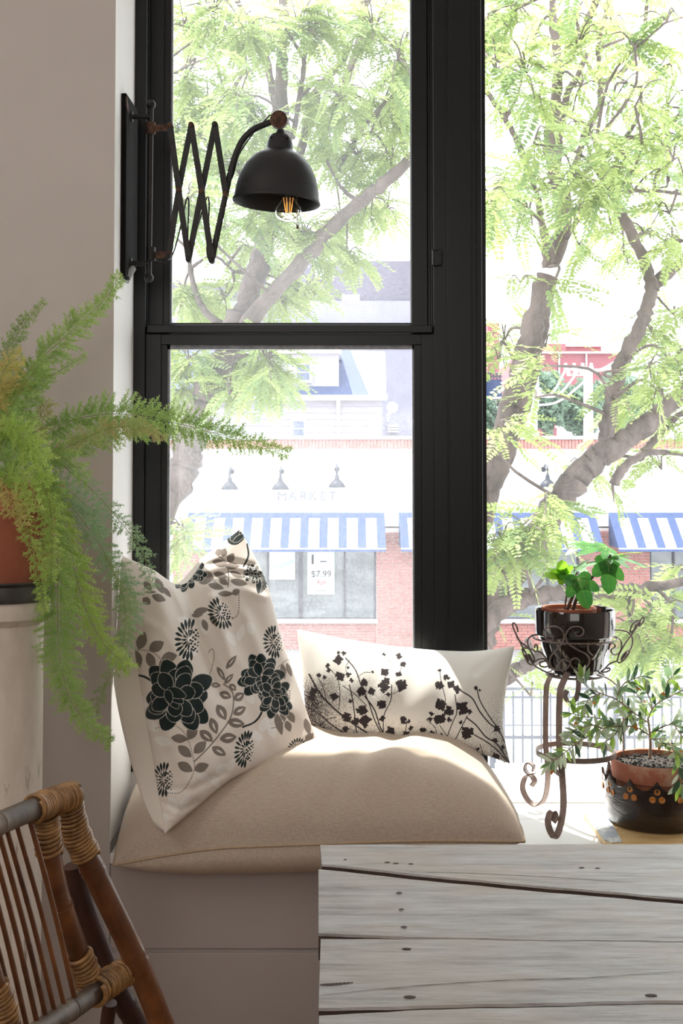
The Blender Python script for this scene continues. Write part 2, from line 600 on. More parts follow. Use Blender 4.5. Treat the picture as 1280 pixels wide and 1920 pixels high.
# low brick walls, sills, shop windows
for k in range(3):
    xa, xb = fx(456 + PITCH * k), fx(705 + PITCH * k)
    lw = MB()
    bh, bl = 5.6 * S(FY), .225
    z = GZ; row = 0
    while z < fz(1170) - .02:
        x = xa - (bl / 2 if row % 2 else 0)
        while x < xb:
            lw.box(max(x, xa) + .006, min(x + bl, xb) - .006, FY + .03, FY + .08, z + .005, z + bh - .005)
            x += bl
        z += bh; row += 1
    tag(lw.build('brickwork', M['brick'], mk), kind='stuff')
    m = MB(); m.box(xa, xb, FY + .06, FY + .3, GZ, fz(1167)); m.build('low_wall', M['mortar'], mk)
    m = MB(); m.box(xa - .03, xb + .03, FY - .08, FY + .2, fz(1168), fz(1161)); m.build('window_sill', M['plaster'], mk)
    sw = MB()
    for px, wd in ((456, 4), (500, 4), (560, 8), (644, 4), (701, 6)):
        sw.box(fx(px + PITCH * k), fx(px + wd + PITCH * k), FY + .06, FY + .16, fz(1162), fz(1020))
    sw.box(xa, xb, FY + .06, FY + .16, fz(1162), fz(1159)); sw.box(xa, xb, FY + .06, FY + .16, fz(1034), fz(1020))
    sf = sw.build('shop_window', M['darkframe'], mk)
    for (pa, pb) in ((460, 500), (504, 560), (568, 644), (648, 701)):
        m = MB(); m.box(fx(pa + PITCH * k), fx(pb + PITCH * k), FY + .10, FY + .11, fz(1159), fz(1034)); m.build('pane', M['shopglass'], sf)
# sign letters and posters
def text(name, body, size, loc, m_, parent, ext=0.01):
    c = bpy.data.curves.new(name, 'FONT')
    c.body, c.size, c.extrude = body, size, ext
    c.align_x, c.align_y = 'CENTER', 'CENTER'
    c.space_character = 1.0
    c.materials.append(m_)
    o = bpy.data.objects.new(name, c)
    COL.objects.link(o)
    me = bpy.data.meshes.new_from_object(o.evaluated_get(bpy.context.evaluated_depsgraph_get()))
    bpy.data.objects.remove(o)
    o = bpy.data.objects.new(name, me)
    COL.objects.link(o)
    o.parent = parent
    off = BASE.get(parent.name, (0, 0, 0)) if parent else (0, 0, 0)
    o.location = [loc[i] - off[i] for i in range(3)]
    o.rotation_euler = (math.pi / 2, 0, 0)
    return o
M['sign'] = mat('sign_letter_grey', (104, 106, 116), rough=0.6)
M['ink'] = mat('poster_ink', (40, 42, 46), rough=0.7)
M['redink'] = mat('poster_red_ink', (170, 70, 70), rough=0.7)
M['paper'] = mat('poster_paper', (214, 216, 216), rough=0.8)
M['green_edge'] = mat('poster_green_edge', (196, 226, 214), rough=0.8)
M['paleblue'] = mat('poster_pale_blue', (176, 190, 226), rough=0.8)
for ch, px in zip('MARKET', (529, 548.5, 569, 587, 606, 623)):
    text('sign_letter', ch, .27, (fx(px), FY - .03, fz(931)), M['sign'], mk)
def poster(label, x0, x1, y0, y1, edge):
    pt = thing('shop_poster', label, 'poster', (fx((x0 + x1) / 2), FY + .05, fz(y1)), 'posters in the shop window')
    if edge:
        m = MB(); m.box(fx(x0), fx(x1), FY + .052, FY + .058, fz(y1), fz(y0)); m.build('poster_border', M['green_edge'], pt)
        m = MB(); m.box(fx(x0 + 2), fx(x1 - 2), FY + .044, FY + .0525, fz(y1 - 2), fz(y0)); m.build('poster_sheet', M['paper'], pt)
    else:
        m = MB(); m.box(fx(x0), fx(x1), FY + .044, FY + .0525, fz(y1), fz(y0)); m.build('poster_sheet', M['paper'], pt)
    return pt
pt = poster('white poster with a price in the shop window across the street', 576, 627, 1034, 1115, True)
text('price_digits', '$7.99', .19, (fx(602), FY + .042, fz(1077)), M['ink'], pt, .002)
text('price_note', '4pk', .15, (fx(603), FY + .042, fz(1092)), M['redink'], pt, .002)
m = MB(); m.box(fx(590), fx(614), FY + .040, FY + .044, fz(1108), fz(1107)); m.box(fx(600), fx(612), FY + .040, FY + .044, fz(1054), fz(1052)); m.box(fx(584), fx(588), FY + .04, FY + .044, fz(1058), fz(1040)); m.build('poster_print', M['ink'], pt)
pt = poster('plain white and pale blue poster left of the price poster', 505, 553, 1035, 1087, False)
m = MB(); m.prism([(fx(506), fz(1066)), (fx(548), fz(1050)), (fx(552), fz(1053)), (fx(552), fz(1056)), (fx(512), fz(1070))], 'y', FY + .038, FY + .044); m.build('poster_print', M['paleblue'], pt)
# gooseneck lamps
M['lampblue'] = mat('gooseneck_enamel', (28, 32, 44), (34, 40, 54), 0.4)
for px, py, lb in ((435, 884, 'grey gooseneck sign lamp, leftmost above the first awning'), (528, 884, 'grey gooseneck sign lamp above the first letters of the shop sign'),
               (631.5, 880, 'darker grey gooseneck sign lamp right of the sign letters'), (1018, 880, 'blue gooseneck sign lamp between the tree limbs'), (1283, 884, 'blue gooseneck sign lamp at the photo right edge')):
    X, z = fx(px), fz(py)
    gl = thing('sign_lamp', lb, 'lamp', (X, FY, z), 'gooseneck lamps on the shop wall')
    m = MB(); m.lathe([(0, 0), (.055, 0), (.055, .04), (0, .04)], (X, FY, z), 14, M=[[1, 0, 0], [0, 0, -1], [0, 1, 0]]); m.build('wall_plate', M['lampblue'], gl)
    m = MB(); m.tube(catmull([(X, FY - .02, z), (X, FY - .3, z + .1), (X, FY - .5, z + .02), (X, FY - .52, z - .12)], 14), .022, 6); m.build('arm', M['lampblue'], gl)
    c = (X, FY - .52, z - .34); m = MB(); m.lathe([(.02, .24), (.045, .2), (.05, .14), (.12, .08), (.175, .0), (.18, -.03), (.165, -.02), (.05, .1)], c, 18); m.build('shade', M['lampblue'], gl, smooth=50)
# awnings
def awning(px0, px1, label):
    a = thing('striped_awning', label, 'awning', (fx((px0 + px1) / 2), FY - .4, fz(1030)), 'blue and white striped awnings')
    x0, x1 = fx(px0), fx(px1)
    zt, zb, ya, yb = fz(961), ZA(1028, FY - .95), FY - .02, FY - .95
    m = MB()
    n = int(round((px1 - px0) / 35.4))
    wdt = (x1 - x0) / (n + .44)
    for i in range(n + 1):
        for (s0, s1, k) in ((i, i + .44, 0), (i + .44, i + 1, 1)):
            if i == n and k: continue
            xa, xb = x0 + s0 * wdt, x0 + s1 * wdt
            t0 = .16
            m.add([(xa, ya + (yb - ya) * t0, zt + (zb - zt) * t0), (xb, ya + (yb - ya) * t0, zt + (zb - zt) * t0), (xb, yb, zb), (xa, yb, zb)], [(0, 1, 2, 3)], k)
    m.add([(x0, ya, zt), (x1, ya, zt), (x1, ya + (yb - ya) * .16, zt + (zb - zt) * .16), (x0, ya + (yb - ya) * .16, zt + (zb - zt) * .16)], [(0, 1, 2, 3)], 0)
    for x in (x0, x1):
        m.add([(x, ya, zt), (x, yb, zb), (x, ya, zb)], [(0, 1, 2)], 0)
    m.build('canopy', [M['awn_blue'], M['awn_white']], a)
    m = MB(); m.box(x0, x1, yb - .012, yb, zb - .07, zb + .01); m.build('valance', M['awn_blue'], a)
    m = MB(); m.tube([(x0, yb, zb - .01), (x1, yb, zb - .01)], .02, 6)
    for x in (x0 + .02, x1 - .02): m.tube([(x, yb, zb - .01), (x, FY, zb + .1)], .015, 5)
    m.build('awning_frame', M['whitemetal'], a)
awning(354, 720, 'blue and white striped awning over the window with posters')
awning(747, 1113, 'blue and white striped awning partly hidden behind the black mullion')
awning(1139, 1505, 'blue and white striped awning at the right above the brick pier')

# ---- house with dormer
HY = 34.0
def hx(px, Y=HY): return XA(px, Y)
def hz(py, Y=HY): return ZA(py, Y)
hs = thing('dormer_house', 'pale sided house with blue and grey roof and dormer behind the market', 'building', (hx(560), HY, GZ))
m = MB()
z = hz(835)
while z < hz(752):
    m.prism([(HY, z), (HY - .05, z), (HY - .02, z + .2), (HY, z + .2)], 'x', hx(330), hx(716)); z += .2
m.box(hx(330), hx(716), HY, HY + 9, GZ, hz(751)); m.build('wall', M['siding'], hs)
m = MB(); m.box(hx(322), hx(725), HY - .45, HY, hz(751), hz(742)); m.build('eave', M['plaster'], hs)
m = MB(); m.prism([(hx(322), HY - .4, ), (hx(322), HY)], 'z', 0, 0) if False else None
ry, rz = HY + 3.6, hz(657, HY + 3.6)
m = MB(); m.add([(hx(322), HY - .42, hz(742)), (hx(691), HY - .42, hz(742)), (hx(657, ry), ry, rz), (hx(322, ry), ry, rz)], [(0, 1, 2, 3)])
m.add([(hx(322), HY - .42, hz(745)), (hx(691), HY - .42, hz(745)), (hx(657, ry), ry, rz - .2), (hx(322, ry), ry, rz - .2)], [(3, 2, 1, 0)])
m.build('roof', M['darkblue'], hs)  # roof front in dark blue, grey to the right of a slanted edge
m = MB(); m.add([(hx(691), HY - .42, hz(742)), (hx(723), HY - .42, hz(742)), (hx(722, ry), ry, hz(659, ry)), (hx(657, ry), ry, rz)], [(0, 1, 2, 3)]); m.build('roof_right_part', M['shingle'], hs)
dm = MB(); dm.box(hx(420), hx(635), HY + .3, HY + 4, hz(733), hz(661)); dmo = dm.build('dormer', M['siding'], hs)
m = MB(); m.box(hx(412), hx(640), HY + .1, HY + 4.2, hz(661), hz(654)); m.build('dormer_roof', M['plaster'], dmo)
m = MB(); m.tube([(hx(634), HY - .1, hz(748)), (hx(634), HY - .1, hz(822))], .06, 8); m.build('downpipe', M['plaster'], hs)
def farwin(parent, x0, x1, y0, y1, Y, frame=5, gm='winblue', fm='plaster', half=True):
    m = MB(); m.box(hx(x0 - frame, Y), hx(x1 + frame, Y), Y - .12, Y, hz(y1 + frame, Y), hz(y0 - frame, Y)); f = m.build('window', M[fm], parent)
    ym = (y0 + y1) / 2
    for (a, b) in (((y0, ym - 1), (ym + 1, y1)) if half else ((y0, y1),)):
        m = MB(); m.box(hx(x0, Y), hx(x1, Y), Y - .14, Y - .1, hz(b, Y), hz(a, Y)); m.build('pane', M[gm], f)
farwin(hs, 556, 580, 684, 713, HY + .3)
farwin(hs, 550, 570, 790, 817, HY)

# ---- grey brick block behind
BY = 46.0
gb = thing('grey_brick_building', 'tall grey brick building with small white windows behind the dormer house', 'building', (hx(640, BY), BY, GZ))
m = MB(); m.box(hx(543, BY), hx(884, BY), BY, BY + 10, hz(566, BY), hz(489, BY)); m.box(hx(300, BY), hx(543, BY), BY + .5, BY + 10, hz(600, BY), hz(527, BY)); m.build('wall', M['greybrick'], gb)
m = MB(); m.box(hx(300, BY), hx(884, BY), BY - .3, BY + 10, GZ, hz(566, BY)); m.build('rendered_wall', M['lightband'], gb)
farwin(gb, 592, 604, 507, 522, BY, 2, 'awn_white', half=False)
farwin(gb, 643, 672, 555, 566, BY, 2, 'awn_white', half=False)
m = MB()
for i in range(3): m.box(hx(726, BY), hx(745, BY), BY - .5, BY - .3, hz(811 - i * 5, BY), hz(808 - i * 5, BY))
m.build('wall_vent', M['plaster'], gb)
sd = thing('satellite_dish', 'small pale satellite dish on the grey wall beside the house', 'satellite dish', tuple(P(735, 766, BY - .6)))
m = MB(); c = P(735, 764, BY - 1.1); m.lathe([(0, .0), (.12, .03), (.22, .1), (.215, .107), (.115, .045), (0, .015)], c, 20, M=[[1, 0, 0], [0, 0, -1], [0, 1, 0]]); m.build('dish', M['whitemetal'], sd, smooth=60)
m = MB(); m.tube([P(735, 768, BY - 1.0), P(727, 779, BY - .8), P(727, 790, BY - .3)], .05, 6); m.build('mast', M['whitemetal'], sd)

# ---- red brick building far right
RY = 62.0
rb = thing('red_building', 'far red brick building with flat roofs and a tall chimney', 'building', (hx(1040, RY), RY, GZ))
m = MB(); m.box(hx(985, RY), hx(1172, RY), RY, RY + 12, GZ, hz(662, RY)); m.build('wall', M['redwall'], rb)
m = MB(); m.box(hx(1012, RY), hx(1068, RY), RY + 1, RY + 12, hz(664, RY), hz(641, RY)); m.box(hx(1072, RY), hx(1143, RY), RY + 2, RY + 12, hz(664, RY), hz(643, RY)); m.build('upper_storey', M['redwall'], rb)
m = MB(); m.box(hx(984, RY), hx(1173, RY), RY - .3, RY + .2, hz(663, RY), hz(660, RY)); m.box(hx(1072, RY), hx(1144, RY), RY + 1.8, RY + 2.2, hz(643.5, RY), hz(641, RY)); m.build('roof_edge', M['plaster'], rb)
m = MB(); m.box(hx(911, RY), hx(932, RY), RY - 1, RY + 1, GZ, hz(610, RY)); m.build('chimney', M['redwall'], rb)
m = MB()
for px in (1047, 1098): m.box(hx(px, RY), hx(px + 3, RY), RY - .1, RY, hz(725, RY), hz(663, RY))
m.build('downpipe', M['stone'], rb)
wb = thing('white_shed', 'low white flat-roofed shed on the skyline by the pole', 'building', (hx(1097, 50), 50, GZ))
m = MB(); m.box(hx(1074, 50), hx(1130, 50), 50, 54, GZ, hz(797, 50)); m.build('wall', M['plaster'], wb)
m = MB(); m.box(hx(1072, 50), hx(1132, 50), 49.8, 54.2, hz(797, 50), hz(793, 50)); m.build('roof', M['stone'], wb)
wt = thing('white_tank', 'white rounded tank roof on the skyline behind the tree', 'tank', (hx(985, 50), 52, GZ))
m = MB(); rr = 27 * S(52); m.lathe([(0, .75), (rr * .5, .62), (rr * .85, .3), (rr, 0), (rr, -3), (0, -3)], (hx(986, 52), 52, hz(822, 52) + .0), 28); m.build('tank_shell', M['plaster'], wt, smooth=40)
m = MB(); m.lathe([(rr * 1.03, -.1), (rr * 1.03, .05), (rr * .98, .05)], (hx(986, 52), 52, hz(822, 52)), 28); m.build('rim', M['stone'], wt)
bp = thing('rail_platform', 'dark blue raised platform with thin railing behind the mullion', 'platform', (hx(915, 48), 48, GZ))
m = MB(); m.box(hx(890, 48), hx(941, 48), 48, 50, hz(744, 48), hz(712, 48)); m.build('side_panel', M['darkblue'], bp)
m = MB(); m.box(hx(888, 48), hx(943, 48), 47.9, 50, hz(748, 48), hz(744, 48)); m.build('deck_edge', M['stone'], bp)
m = MB()
for i in range(9): m.tube([(hx(890 + 6 * i, 48), 48, hz(712, 48)), (hx(890 + 6 * i, 48), 48, hz(700, 48))], .04, 5)
for y in (700, 706): m.tube([(hx(888, 48), 48, hz(y, 48)), (hx(941, 48), 48, hz(y, 48))], .04, 5)
m.build('railing', M['darkframe'], bp)
m = MB()
for px in (895, 915, 936): m.box(hx(px, 48), hx(px + 4, 48), 48.2, 48.8, GZ, hz(748, 48))
m.build('support_post', M['darkblue'], bp)

# ---- utility poles and wires
def pole(px, top, Y, label, arms, extra=None):
    t = thing('utility_pole', label, 'pole', (XA(px, Y), Y, GZ), 'utility poles behind the market')
    m = MB(); m.tube([(XA(px, Y), Y, GZ), (XA(px, Y), Y, ZA(top, Y))], [.2, .15], 10); m.build('post', M['whitemetal'], t)
    for (xa, xb, y) in arms:
        m = MB(); m.box(XA(xa, Y), XA(xb, Y), Y - .25, Y - .1, ZA(y + 2.5, Y), ZA(y, Y)); c = m.build('crossarm', M['whitemetal'], t)
        m = MB()
        for k in range(4):
            px_ = xa + 2 + (xb - xa - 4) * k / 3
            m.lathe([(0, 0), (.06, 0), (.08, .07), (.04, .1), (.06, .16), (0, .19)], (XA(px_, Y), Y - .18, ZA(y, Y)), 10)
        m.build('insulator', M['whitemetal'], c)
    if extra:
        m = MB(); m.lathe([(0, 0), (.33, 0), (.36, .1), (.36, 1.1), (.2, 1.25), (0, 1.25)], P(extra[0], extra[1], Y - .4), 16); m.build('transformer', M['whitemetal'], t, smooth=40)
    return t
pole(1103, 690, 36, 'white utility pole with a wide crossarm before the red building', [(1057, 1109, 692), (1062, 1104, 703)])
pole(998, 716, 35.5, 'thin white utility pole with transformer behind the trees', [(985, 1012, 738)], (989, 770))
wr = MB()
for k, (a, b) in enumerate((((1060, 692), (1185, 655)), ((1075, 692), (1195, 652)), ((1106, 694), (1215, 640)), ((1010, 740), (1060, 693)), ((1010, 744), (1085, 694)), ((1106, 706), (985, 760)))):
    p, q = P(a[0], a[1], 36), P(b[0], b[1], 35.8)
    mid = (p + q) / 2; mid[2] -= .35
    wr.tube(catmull([p, mid, q], 14), .035, 4)
tag(wr.build('overhead_wires', M['whitemetal']), 'thin pale overhead wires strung between the utility poles', 'wire')

# ---- railing fence by the kerb
NY = 12.0
M['railgrey'] = mat('grey_railing', (92, 94, 102), (104, 106, 114), 0.5)
fc = thing('picket_railing', 'pale metal picket railing along the far kerb', 'railing', (XA(1090, NY), NY, GZ))
pk = MB(); pk.box(-.011, .011, -.011, .011, 0, ZA(1293, NY) - GZ - .08); t0 = pk.build('t', M['railgrey'], None); pkm = t0.data; bpy.data.objects.remove(t0)
for i in range(38):
    inst(pkm, 'picket', fc, Matrix.Translation((XA(700 + 17.3 * i, NY), NY, GZ + .06)))
for y0, y1 in ((1288, 1294), (1379, 1385), (1305, 1309)):
    m = MB(); m.box(XA(690, NY), XA(1360, NY), NY - .02, NY + .02, ZA(y1, NY), ZA(y0, NY)); m.build('rail', M['railgrey'], fc)
m = MB()
for px in (695, 920, 1150, 1355): m.box(XA(px, NY) - .03, XA(px, NY) + .03, NY - .03, NY + .03, GZ, ZA(1286, NY))
m.build('fence_post', M['railgrey'], fc)

# ---- distant round trees
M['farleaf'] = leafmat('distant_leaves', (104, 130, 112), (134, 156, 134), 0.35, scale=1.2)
M['bark'] = mat('tree_bark', (120, 107, 103), (86, 77, 74), 0.85, scale=11, bump=0.55, bdist=0.02, stretch=(1, 1, .45), spec=0.2)
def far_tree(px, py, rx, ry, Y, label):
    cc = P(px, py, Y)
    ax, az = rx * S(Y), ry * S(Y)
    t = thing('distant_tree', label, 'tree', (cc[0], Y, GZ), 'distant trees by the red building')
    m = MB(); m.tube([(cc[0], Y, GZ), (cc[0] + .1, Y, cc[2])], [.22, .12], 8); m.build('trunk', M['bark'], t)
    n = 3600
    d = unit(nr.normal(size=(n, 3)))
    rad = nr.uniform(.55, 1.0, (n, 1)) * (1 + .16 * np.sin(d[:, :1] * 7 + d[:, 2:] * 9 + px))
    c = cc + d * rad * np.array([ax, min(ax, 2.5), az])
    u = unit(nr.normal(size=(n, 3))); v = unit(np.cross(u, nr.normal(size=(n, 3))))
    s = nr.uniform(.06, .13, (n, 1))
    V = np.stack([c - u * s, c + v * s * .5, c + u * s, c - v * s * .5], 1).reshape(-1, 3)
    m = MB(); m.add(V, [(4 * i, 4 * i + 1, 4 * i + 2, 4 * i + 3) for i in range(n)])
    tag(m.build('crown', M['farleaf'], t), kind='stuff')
far_tree(1020, 752, 42, 62, 38, 'rounded bushy tree left of the white utility pole')
far_tree(1085, 765, 45, 50, 39, 'rounded pale tree behind the white utility pole')
far_tree(1158, 752, 50, 55, 41, 'rounded pale tree behind the forked street tree limb')
far_tree(912, 780, 26, 36, 44, 'small dark tree below the raised platform')
# ================================================================== STREET TREES
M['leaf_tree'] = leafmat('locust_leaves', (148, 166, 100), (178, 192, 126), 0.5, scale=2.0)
M['leaf_tree_b'] = leafmat('locust_leaves_deep', (124, 148, 98), (150, 172, 116), 0.45, scale=2.0)  # slightly deeper green, used for every third frond mesh
M['tape'] = mat('white_band', (236, 234, 232), rough=0.8)
M['cutwood'] = mat('cut_wood', (204, 160, 136), (190, 140, 118), 0.8, scale=30)

def frond_mesh(name, seed, mt):
    """one feathery leaf of length 1 along +x, leaflets to both sides"""
    g = random.Random(seed)
    m = MB()
    n = 12
    def pt(t): return np.array([t, .06 * math.sin(3 * t + seed), -.22 * t * t])
    m.tube([pt(i / 6) for i in range(7)], [.008 * (1 - .6 * i / 6) for i in range(7)], 3)
    for i in range(n):
        t = .12 + .86 * i / (n - 1)
        L = (.19 + g.uniform(-.02, .02)) * (1 - .55 * max(0, t - .55) / .45) * (0.75 + .25 * min(1, t / .25))
        for sgn in (-1, 1):
            a = R(g.uniform(48, 68))
            d = np.array([math.cos(a), sgn * math.sin(a), g.uniform(-.35, .1)])
            d = unit(d)
            w = np.array([-sgn * d[1], sgn * d[0], 0]) * .026
            w = unit(w) * .040
            b = pt(t) + np.array([0, 0, .002])
            m.add([b, b + d * L * .5 + w, b + d * L, b + d * L * .5 - w], [(0, 1, 2, 3)])
    o = m.build(name, mt, None)
    me = o.data
    bpy.data.objects.remove(o)
    return me
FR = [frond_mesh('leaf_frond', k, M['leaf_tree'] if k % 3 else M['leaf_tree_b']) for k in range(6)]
FRV = []
for me in FR:
    v = np.zeros(len(me.vertices) * 3); me.vertices.foreach_get('co', v)
    FRV.append((v.reshape(-1, 3), [tuple(p.vertices) for p in me.polygons]))

def street_tree(label, base, Y0, limbs, clusters, seed, DENS=1.0):
    g = random.Random(seed)
    t = thing('street_tree', label, 'tree', base, 'street trees outside the windows')
    segs = []
    for li, (pts, w0, w1, dy) in enumerate(limbs):
        q = np.array([P(px, py, Y0 + dy + (dz if True else 0)) for (px, py, *r) in pts for dz in [(r[0] if r else 0)]])
        n = max(10, 6 * len(pts))
        c = catmull(q, n)
        rr = np.linspace(w0, w1, n) * .5 * S(Y0 + dy)
        jit = np.array([[g.gauss(0, 1) for _ in range(3)] for _ in range(n)]) * rr[:, None] * .12
        m = MB(); m.tube(c + jit, rr * np.array([1 + g.uniform(-.1, .1) for _ in range(n)]), 12 if w0 > 14 else 7)
        m.build('trunk' if li == 0 else ('limb' if w0 > 12 else 'branch'), M['bark'], t, smooth=180)
        segs.append((c, rr))
    allp = np.vstack([s[0] for s in segs])
    tw = MB()
    fr = []
    for (px, py, rx, ry, n, *o) in clusters:
        n = n * DENS
        Yc = Y0 + (o[0] if o else g.uniform(-1.0, 1.2))
        c = P(px, py, Yc)
        ax, az = rx * S(Yc), ry * S(Yc)
        j = np.argmin(((allp - c) ** 2).sum(1))
        a = allp[j]
        mid = (a + c) / 2 + np.array([g.gauss(0, .05), g.gauss(0, .05), abs(g.gauss(0, .06))])
        tw.tube(catmull([a, mid, c], 8), np.linspace(.012, .006, 8), 5)
        nt = max(1, int(n / 4))
        for k in range(nt):
            e = c + np.array([g.uniform(-1, 1) * ax, g.uniform(-.35, .35), g.uniform(-1, .9) * az])
            tc = catmull([c, (c + e) / 2 + np.array([0, 0, .05]), e], 6)
            tw.tube(tc, np.linspace(.006, .003, 6), 4)
            for _ in range(int(round(n / nt))):
                s = g.uniform(.2, 1.0)
                p = tc[int(s * 5)]
                az_ = g.uniform(0, 2 * math.pi)
                d = np.array([math.cos(az_), .6 * math.sin(az_), g.uniform(-.9, .25)])
                d = unit(d + .5 * unit(e - c))
                L = g.uniform(.19, .34)
                up = np.array([g.uniform(-.5, .5), g.uniform(-.9, .3), 1.0])
                fr.append((L / (Yc - CAM[1]), g.randrange(len(FR)), frame_M(p, d, up, L)))
    tw.build('twigs', M['bark'], t)
    fr.sort(key=lambda f: -f[0])
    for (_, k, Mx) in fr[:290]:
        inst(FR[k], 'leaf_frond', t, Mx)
    st = MB()
    for (_, k, Mx) in fr[290:]:
        v, f = FRV[k]
        A = np.array(Mx)
        st.add(v @ A[:3, :3].T + A[:3, 3], f)
    tag(st.build('foliage', M['leaf_tree'], t), kind='stuff')
    return t, len(fr)

# left tree
L_limbs = [
    ([(215, 2150), (215, 1500), (240, 1150), (300, 960), (342, 880), (370, 790), (396, 715), (425, 650), (452, 585)], 64, 50, 0),
    ([(452, 600), (480, 510), (505, 420), (528, 340), (530, 250), (526, 160), (530, 60), (532, -60)], 46, 16, .1),
    ([(430, 650), (478, 590), (540, 520), (600, 450), (675, 378), (735, 330), (800, 270), (850, 200), (893, 90), (935, 25)], 34, 14, -.1),
    ([(355, 850), (362, 862), (372, 856)], 26, 20, -.05),
    ([(524, 240), (505, 140), (488, 72), (455, 20), (430, -30)], 16, 9, .3),
    ([(560, 300), (588, 195), (610, 150), (642, 112), (668, 50), (700, -20)], 17, 10, .5),
    ([(600, 260), (625, 205), (662, 115), (680, 45), (676, -30)], 20, 12, .8),
    ([(548, 260), (566, 150), (572, 95), (588, 20)], 11, 7, -.2),
    ([(675, 378), (650, 362), (632, 340), (612, 300)], 9, 5, 0),
    ([(632, 315), (668, 260), (698, 218), (745, 172), (775, 150)], 10, 6, .2),
    ([(420, 270), (430, 195), (448, 148), (470, 128)], 12, 6, .9),
    ([(430, 195), (420, 170), (405, 120), (380, 90)], 6, 3, .9),
    ([(318, 110), (360, 80), (420, 58), (470, 20)], 5, 3, .2),
    ([(318, 140), (380, 112), (430, 95)], 4, 2, .2),
    ([(440, 620), (390, 590), (368, 550), (355, 495), (362, 440)], 15, 7, .2),
    ([(765, 60), (740, 130), (724, 180), (690, 260)], 6, 4, .4),
    ([(420, 665), (450, 668), (468, 664)], 13, 3, -.2),
    ([(360, 500), (400, 480), (440, 510)], 7, 5, .3),
]
L_cl = [(345, 50, 50, 70, 16), (400, 30, 50, 60, 14), (460, 60, 55, 60, 16), (560, 60, 55, 60, 15), (620, 70, 50, 60, 14), (700, 60, 55, 70, 18), (745, 110, 35, 80, 14),
        (345, 150, 40, 60, 12), (390, 200, 55, 60, 14), (450, 180, 50, 60, 12), (500, 230, 50, 50, 10), (580, 190, 50, 60, 14), (640, 190, 45, 60, 12), (700, 200, 50, 60, 16), (745, 230, 35, 50, 10),
        (345, 270, 45, 60, 14), (400, 300, 50, 50, 14), (450, 330, 50, 50, 12), (610, 270, 50, 50, 12), (670, 290, 50, 45, 12), (735, 300, 35, 40, 8), (640, 420, 45, 45, 12), (700, 370, 45, 45, 10),
        (725, 395, 30, 40, 8), (350, 380, 40, 50, 12), (420, 430, 50, 40, 10), (490, 400, 50, 50, 12), (470, 470, 40, 40, 8), (570, 440, 50, 50, 14), (540, 510, 50, 40, 12), (590, 480, 30, 25, 5),
        (345, 560, 35, 45, 14), (390, 580, 40, 35, 10), (420, 560, 40, 40, 8), (530, 570, 35, 25, 7), (575, 555, 40, 28, 8), (650, 480, 35, 30, 7),
        (500, 680, 35, 50, 16), (460, 690, 35, 50, 14), (520, 710, 25, 40, 8), (355, 680, 40, 40, 12), (345, 740, 25, 40, 8), (430, 740, 25, 30, 6), (345, 1010, 25, 60, 9), (380, -60, 60, 40, 8), (500, -60, 60, 40, 8), (620, -60, 60, 40, 8), (730, -50, 50, 40, 6), (250, 200, 50, 90, 6), (230, 450, 50, 90, 6)]
tl, nl = street_tree('broad leafy tree with thick trunk behind the double hung window', tuple(P(215, 2150, 4.6) * [1, 1, 0] + [0, 0, GZ]), 4.6, L_limbs, L_cl, 5, 4.6)

